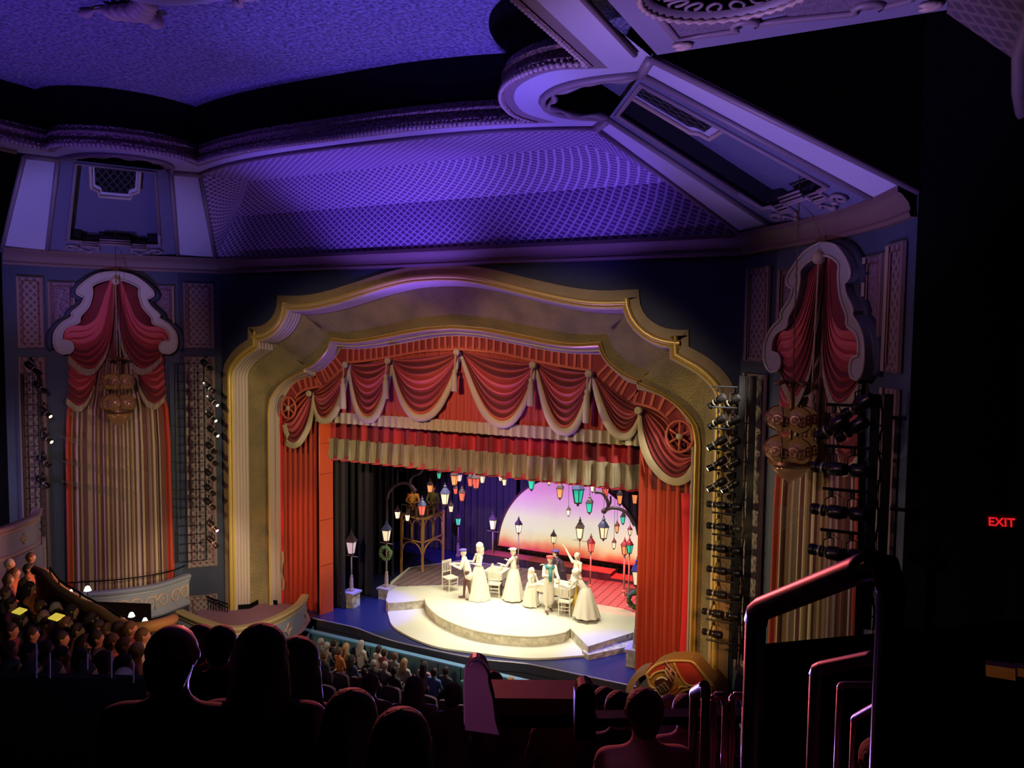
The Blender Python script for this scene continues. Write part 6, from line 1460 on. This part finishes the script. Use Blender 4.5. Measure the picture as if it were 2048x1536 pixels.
for i, (px, py, d, h, hk, ci) in enumerate(mzp):
    p = atD(px, py, d); q = int((py-1100)/45); rowt = ('topmost', 'second', 'third', 'fourth', 'nearest', 'nearest')[min(q, 5)]
    colt = 'at the far left edge' if px < 35 else 'left part' if px < 95 else 'middle part' if px < 165 else 'right part' if px < 225 else 'by the aisle rail'
    l = '%s spectator in %s, left mezzanine %s tier %s' % (hkn[hk] % hn_[h], cn[ci], rowt, colt)
    if l in seen: l = l.replace('spectator', 'righthand spectator' if px > seen[l] else 'lefthand spectator')
    seen[l] = px
    seat_person(p, (.72+random.uniform(-.15, .15), .68, 0), h, hk, ci, l, 'spectators on the left mezzanine')
# stepped floor of the left mezzanine
mb = MB(); G = []
for py, d in ((1095, 18.2), (1140, 16.3), (1180, 14.8), (1220, 13.2), (1260, 11.4), (1300, 9.7), (1340, 8.0), (1400, 6.0), (1560, 4.2)):
    G.append([atD(px, py+(6 if px > 200 else 0), d)-Vector((0, 0, 1.28)) for px in (-260, 0, 140, 300)])
mb.loft(G); mb.loft([[g[-1] for g in G], [g[-1]-Vector((0, 0, 4)) for g in G]]); struct(mb, 'floor_mezzanine_left', dark_wall)
# ochre parapet that runs down beside it
pp_ = [atD(*q) for q in ((70, 1140, 15.5), (92, 1150, 14.8), (118, 1178, 14), (160, 1205, 12.9), (200, 1222, 12.2), (250, 1252, 11.6), (285, 1256, 11.3), (330, 1246, 11.6), (346, 1238, 12.2))]
P = catmull(pp_, 40); t = thing('mezzanine_parapet', 'ochre topped parapet stepping down along the left mezzanine to a rounded end', 'parapet', P[20]-Vector((0, 0, .8)))
mb = MB(); mb.tube(P, .09, 8); mb.build('ochre_coping', mat('ochre_coping_paint', (.36, .22, .06), .6), t, True)
mb = MB(); mb.loft([P, [p-Vector((0, 0, .9)) for p in P]]); mb.build('wall_face', mat('parapet_face', (.05, .045, .05), .8), t)
t = thing('aisle_rail', 'thin black iron rail above the ochre parapet of the left mezzanine', 'rail', P[22])
mb = MB(); Q = [atD(*q) for q in ((100, 1135, 14.6), (118, 1160, 14), (160, 1186, 12.9), (205, 1212, 12.2), (240, 1232, 11.7))]; mb.tube(Q, .018, 5); mb.tube([p-Vector((0, 0, .12)) for p in Q], .012, 5); mb.build('hand_bar', metal_black, t, True)
for q in Q: mb = MB(); mb.cyl(q, q-Vector((0, 0, .3)), .016, n=5); mb.build('post', metal_black, t)
for i, (px, py, d, r) in enumerate(((175, 1178, 13, .07), (142, 1182, 13.5, .035), (263, 1230, 12.2, .06), (247, 1240, 12, .04), (290, 1240, 12, .05), (320, 1250, 11.6, .07))):
    c = atD(px, py, d); t = thing('music_stand_lamp', 'small white lit lamp beyond the left mezzanine parapet, %s' % ('topmost', 'beside the topmost one', 'middle bright one', 'below the middle one', 'beside the white shirted figure', 'lowest at the rounded end')[i], 'lamp', c, 'small lamps beyond the parapet')
    mb = MB(); mb.lathe([(.01, r*.8), (r*.5, r*.6), (r*.9, -r*.4), (r*.8, -r*.45)], c, 10); mb.build('lamp_shade', glassm('small_lamp_glow', (.8, .95, .8), 1.2) if i == 0 else MATS['small_lamp_glow'], t, True)
    mb = MB(); mb.cyl(c-Vector((0, 0, r*.4)), c-Vector((0, 0, .9)), .01, n=5); mb.build('stem', metal_black, t)
for i, (px, py, d) in enumerate(((39, 1222, 13), (113, 1234, 12))):
    c = atD(px, py, d); mb = MB(); mb.box(c, (.22, .14, .02), Matrix.Rotation(.3, 3, 'X')); tag(mb.build('lit_programme', mat('yellow_lit_sheet_%d' % i, (.9, .75, .1), .5, emit=(.9, .75, .08), es=.55), None, loc=c), 'yellow glowing sheet held by a left mezzanine spectator, %s' % ('left one', 'right one'), 'programme') if False else tag(mb.build('lit_screen', mat('yellow_lit_screen_%d' % i, (.9, .75, .1), .5, emit=(.9, .75, .08), es=.55), None, loc=c), 'small yellow glowing screen among the left mezzanine spectators, %s' % ('left one', 'right one')[i], 'screen')
# slim bright posts of the near barrier
t = thing('near_barrier', 'low barrier with slim bright steel posts before the left mezzanine crowd', 'barrier', atD(150, 1420, 5.5))
bar_m = mat('bright_steel_edge', (.40, .36, .50), .3, .9)
for px, y0, y1 in ((73, 1288, 1352), (100, 1306, 1352), (175, 1308, 1335), (223, 1303, 1352), (267, 1325, 1362)):
    mb = MB(); mb.cyl(atD(px, y0, 5.5), atD(px, y1+4, 5.5), .006, n=6); mb.build('post', bar_m, t)
mb = MB(); q0, q1 = atD(-120, 1350, 5.5), atD(292, 1358, 5.5); mb.loft([[q0, q1], [q0-Vector((0, 0, 1.2)), q1-Vector((0, 0, 1.2))]]); mb.loft([[q0, q1], [q0+HB*.06, q1+HB*.06]]); mb.build('blackout_panel', dark_wall, t)  # black sheet added to keep the lower crowd dark
area(atD(700, 1100, 5.0), atD(150, 1330, 5.5), 6, (.5, .4, 1), .3, .3, 60, 'violet_edge_light')
# --- the balcony under and before the camera
def zrow(d): return 7.55-.56*(d-1.3)
GB = []
for k in range(8):
    d = .6+.9*k; z = zrow(d)-.95
    for dd, zz in ((d, z), (d+.9, z)): GB.append([CAM+HB*dd+SB*s-Vector((0, 0, CAM.z-zz)) for s in (-8, 1.1)])
GB.append([p-Vector((0, 0, 4)) for p in GB[-1]])
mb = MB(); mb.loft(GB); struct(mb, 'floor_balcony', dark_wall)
near_people = [(2.35, -1.075), (2.35, -.80), (3.2, -.98)]
for r in range(6):
    d = 1.85+.9*r
    if d > 6.6: continue
    cnt = -1
    for k in range(-13, 2):
        s = k*.56+(.2 if r % 2 else -.05)
        if s > .85 or (r == 0 and s > .1): continue
        px_ = 1024+FPX*s/d
        if px_ < -120 or px_ > 1520: continue
        cnt += 1; z = zrow(d)-.93; pos = CAM+HB*d+SB*s; pos.z = z
        c = dup(seat0, pos, (0, 0, facing_rz(HB)), 'black silhouetted balcony chair, %s row before the camera, %s from its left end' % (('nearest', 'second', 'third', 'fourth', 'fifth', 'front')[r], ORD[cnt]), 'balcony seats, %s row' % ('nearest', 'second', 'third', 'fourth', 'fifth', 'front')[r], tree=seat_t)
# near silhouetted spectators: photo place of head, distance
near = [(338, 1318, 2.55, 'br', 'bald', 0, 'short haired spectator silhouetted with a pink lit ear, large at lower left'), (520, 1318, 2.7, 'dk', 'long', 0, 'large black silhouetted head right of the pink eared spectator'), (592, 1335, 3.1, 'dk', 'long', 0, 'black silhouetted head sloping down before the stage left box'),
        (398, 1290, 4.6, 'dk', 'short', 0, 'small black head between the pink eared spectator and the box rail'), (440, 1294, 4.4, 'dk', 'short', 0, 'small black head below the middle of the gilt box rail'),
        (700, 1452, 2.6, 'dk', 'long', 0, 'dark spectator low at centre left before the stalls'), (800, 1500, 2.3, 'dk', 'long', 0, 'dark spectator low at the centre, left of the purple seat end'),
        (1290, 1430, 3.6, 'br', 'short', 8, 'spectator with purple tinted short hair in front of the organ'), (1187, 1400, 6.2, 'dk', 'short', 0, 'dark head left of the purple haired spectator'), (1210, 1408, 5.6, 'dk', 'short', 0, 'dark head close beside the purple haired spectator'),
        (1075, 1412, 6.6, 'dk', 'short', 2, 'rounded dark head above the maroon parapet, left one'), (1128, 1408, 5.4, 'dk', 'short', 2, 'broad dark head above the middle of the maroon parapet'), (1038, 1396, 6.0, 'br', 'long', 2, 'brown head just right of the purple seat end'), (1238, 1420, 5.0, 'dk', 'short', 0, 'dark head touching the purple haired spectator'),
        (1340, 1418, 6.0, 'gr', 'bald', 4, 'pale balding head under the organ, right of the purple haired spectator'), (1372, 1425, 5.2, 'br', 'short', 8, 'pinkish head beside the small slanted handrail'), (985, 1372, 6.4, 'br', 'short', 2, 'brown rounded head behind the purple seat end'),
        (1760, 1530, 3.6, 'br', 'short', 8, 'pinkish spectator half hidden under the large handrail'), (740, 1372, 7.6, 'br', 'short', 2, 'maroon tinted head in the haze above the dark crowd'), (828, 1378, 7.4, 'br', 'long', 2, 'maroon tinted rounded head, middle of the hazy group'), (905, 1392, 7.2, 'br', 'short', 2, 'maroon tinted head left of the purple seat end')]
for px, py, d, h, hk, ci, lab in near:
    p = atD(px, py, d); dirn = (Vector((0, 2, 1))-p); dirn.z = 0; dirn.normalize()
    seat_person(p, dirn, h, hk, ci, lab, 'spectators near the camera')
for p, t in protos.values(): drop(p)
drop(seat0)
# purple seat end and maroon parapet
c = atD(955, 1420, 2.4); t = thing('aisle_end_panel', 'purple lit rounded end panel of an aisle seat in the lower middle', 'seat end', c-Vector((0, 0, .3)))
def EP(x, y, d): return atD(x, y, 2.4)+HB*d*1.6+SB*0
mb = MB(); out = [(930, 1460), (929, 1370), (931, 1345), (940, 1330), (952, 1326), (966, 1332), (975, 1348), (977, 1368), (985, 1400), (990, 1440), (998, 1470)]
out = [(p.x, p.y) for p in catmull([Vector((x, y, 0)) for x, y in out], 40)]
mb.prism(out, lambda x, y, d: EP(x, y, d), 0, .05); mb.build('panel', mat('purple_vinyl', (.20, .09, .17), .45), t)
mb = MB(); mb.tube([EP(x, y, .02) for x, y in out], .006, 6); mb.build('piping', mat('purple_piping', (.35, .22, .30), .4), t, True)
c = atD(1172, 1420, 2.5); t = thing('aisle_end_panel', 'black rounded end panel of an aisle seat left of the purple haired spectator', 'seat end', c-Vector((0, 0, .3)))
out = [(1150, 1480), (1150, 1400), (1153, 1380), (1162, 1369), (1174, 1367), (1184, 1374), (1190, 1390), (1192, 1480)]
out = [(p.x, p.y) for p in catmull([Vector((x, y, 0)) for x, y in out], 30)]
mb = MB(); mb.prism(out, lambda x, y, d: atD(x, y, 2.5)+HB*d, 0, .06); mb.build('panel', metal_black, t)
t = thing('balcony_parapet', 'maroon topped balcony parapet between the purple and black seat ends', 'parapet', atD(1070, 1480, 4.6))
a, b = atD(960, 1396, 4.6), atD(1170, 1398, 4.6); mb = MB(); mb.prism([(0, 0), (1, 0), (1, 1), (0, 1)], lambda x, y, d: a.lerp(b, x)-Vector((0, 0, .145*y))+HB*d, 0, .25); mb.build('maroon_face', mat('maroon_paint', (.075, .012, .045), .7), t)
a2, b2 = atD(960, 1442, 4.6), atD(1520, 1430, 4.6); mb = MB(); mb.beam(a2, b2, .1, .05); mb.build('dark_bar', metal_black, t)
spot(tuple(atD(560, 1150, 1.5)), tuple(atD(956, 1405, 2.4)), 22, (.62, .26, .5), 14, .7, .02, 'seat_end_fill')  # unseen spot added to tint the seat end mauve
# ---- handrails
def hrail(label, pts, r, m=rail_m, ends=True, posts=None):
    P = [atD(*q) for q in pts]; t = thing('handrail', label, 'handrail', P[0]); mb = MB(); mb.tube(catmull(P, 60), r, 14); mb.build('rail_tube', m, t, True); return t
rail_dk = mat('dark_rail_leg', (.02, .012, .03), .3, .8)
def frame_rail(label, L, R_, dL, dR, r, bot=1640):
    """inverted U: bar from L to R_, legs straight down"""
    a, b = atD(*L, dL), atD(*R_, dR); t = thing('handrail', label, 'handrail', (a.x, a.y, atD(L[0], bot, dL).z))
    la = a-Vector((0, 0, 1.0)); lb = b-Vector((0, 0, 1.0)); d = (b-a).normalized()
    top = [a-Vector((0, 0, r*1.0)), a+d*r*.3+Vector((0, 0, -r*.2)), a+d*r*1.2]+[a.lerp(b, k/10) for k in range(1, 10)]+[b-d*r*2.2, b-d*r*.7-Vector((0, 0, r*.5)), b-Vector((0, 0, r*2.4))]
    mb = MB(); mb.tube(top, r, 18); mb.build('top_bar', rail_m, t, True)
    for p, q, nm in ((top[0], la, 'leg'), (top[-1], lb, 'leg')): mb = MB(); mb.tube([p, q], r*.9, 16); mb.build(nm, rail_m, t, True)
    return t
frame_rail('large steel handrail in the right foreground, sloping up to the right', (1512, 1222), (1785, 1112), 1.75, 1.38, .026)
frame_rail('second steel handrail seen inside the large one', (1632, 1338), (1772, 1310), 2.5, 2.3, .022)
frame_rail('third handrail, level bar inside the second one', (1680, 1370), (1790, 1370), 4.4, 4.4, .02)
frame_rail('lowest short handrail slanting up inside the second one', (1708, 1436), (1790, 1390), 4.0, 3.6, .017)
frame_rail('small slanted handrail with black leg beside the organ', (1388, 1384), (1412, 1370), 3.6, 3.3, .022)
frame_rail('small level handrail right of the slanted one', (1427, 1392), (1452, 1391), 4.2, 4.2, .022)
frame_rail('small level handrail nearest the large one', (1465, 1392), (1492, 1392), 4.2, 4.2, .022)
# black block added on the right to hide lit walls behind it
mb = MB(); q = [atD(1502, 1290, 6.3), atD(2300, 1215, 5.6)]; r_ = [atD(1502, 1290, 8.3), atD(2300, 1215, 7.6)]; dn = Vector((0, 0, -6))
mb.loft([[q[0], q[1]], [p+dn for p in q]]); mb.loft([q, r_]); mb.loft([[q[0], r_[0]], [q[0]+dn, r_[0]+dn]]); struct(mb, 'wall_right_blackout', dark_wall)
# exit sign and lit details on the dark right side
ec = atD(2003, 1045, 9.6); dr = (CAM-ec); dr.z = 0; dr.normalize(); rx = Vector((-dr.y, dr.x, 0))
es_ = thing('exit_sign', 'small red glowing EXIT sign on the black right side wall', 'exit sign', ec)
Mx = Matrix((rx, -dr, Vector((0, 0, 1)))).transposed(); Mr = Matrix.Rotation(math.radians(4), 3, dr)
mb = MB(); mb.box(ec-dr*.05, (.39, .05, .20), Mr @ Mx); mb.build('housing', mat('exit_housing', (.02, .002, .002), .6), es_); mb = MB(); mb.cyl(ec-dr*.06+Vector((0, 0, .1)), (ec.x+.42, ec.y+.1, ec.z+.1), .025, n=6); mb.build('wall_arm', metal_black, es_)
fc = bpy.data.curves.new('exit_text', 'FONT'); fc.body = 'EXIT'; fc.size = .24; fc.align_x = 'CENTER'; fc.align_y = 'CENTER'; fc.extrude = .004; fc.offset = .006
fo = bpy.data.objects.new('exit_tmp', fc); C.objects.link(fo); bpy.context.view_layer.update()
me = bpy.data.meshes.new_from_object(fo.evaluated_get(bpy.context.evaluated_depsgraph_get())); bpy.data.objects.remove(fo)
me.materials.clear(); me.materials.append(mat('exit_red_glow', (.9, .02, .02), .5, emit=(.75, .012, .02), es=1))
lt = bpy.data.objects.new('lettering', me); C.objects.link(lt); lt.parent = es_
R3x = Mr @ Matrix((rx, Vector((0, 0, 1)), dr)).transposed(); lt.matrix_local = Matrix.Translation(dr*.005) @ R3x.to_4x4() @ Matrix.Diagonal((.58, .62, 1, 1))
lp = mat('warm_lit_timber', (.30, .15, .06), .6, bump=(14, .5))
for i, (x0, y0, x1, y1) in enumerate(((1976, 1328, 2026, 1352), (2034, 1334, 2090, 1352))):
    a = atD(x0, y0, 5.3); b = atD(x1, y1, 5.3); c = (a+b)/2; mb = MB(); mb.box(c, (abs((b-a).length)*.9, .1, abs(a.z-b.z)), Mr @ Mx); tag(mb.build('wall_panel', lp, None, loc=c), 'dim amber lit timber panel at the lower right edge, %s' % ('left one', 'right one')[i], 'panel')
spot(tuple(atD(2000, 1430, 4.6)), tuple(atD(2010, 1340, 5.3)), 3, (1, .5, .2), 60, .6, .05, 'timber_panel_fill')  # spot added only to warm the two timber panels
# spots added for crowd, rails and parapet; most stand in for stage glow
spot((-1.5, -2.2, 10.2), (11.3, -18.2, 8.0), 7000, (1, .16, .15), 20, .5, .25, 'red_back_light')
spot((1.0, -1.6, .6), (11.3, -18.0, 7.9), 9500, (.40, .24, 1), 20, .5, .25, 'violet_back_light')
spot((3.5, -.2, 5.0), (-4.2, -11.5, 4.4), 7500, (1, .42, .28), 44, .6, .2, 'crowd_glow_fill')  # stands in for light the stage throws onto the mezzanine
spot((8.5, -8.5, 7.5), (-2.6, -11.8, 4.2), 1500, (1, .36, .22), 40, .7, .2, 'crowd_side_fill')  # added fill from the right, warms the visible sides of the crowd
spot((9.5, -14.5, 8.6), (-6.0, -7.2, 3.3), 900, (1, .75, .4), 30, .8, .2, 'parapet_fill')  # added fill so the ochre coping shows
spot((2.0, 1.4, 4.2), (0, -3.5, -.5), 700, (1, .75, .7), 75, .6, .3, 'stalls_glow_fill')
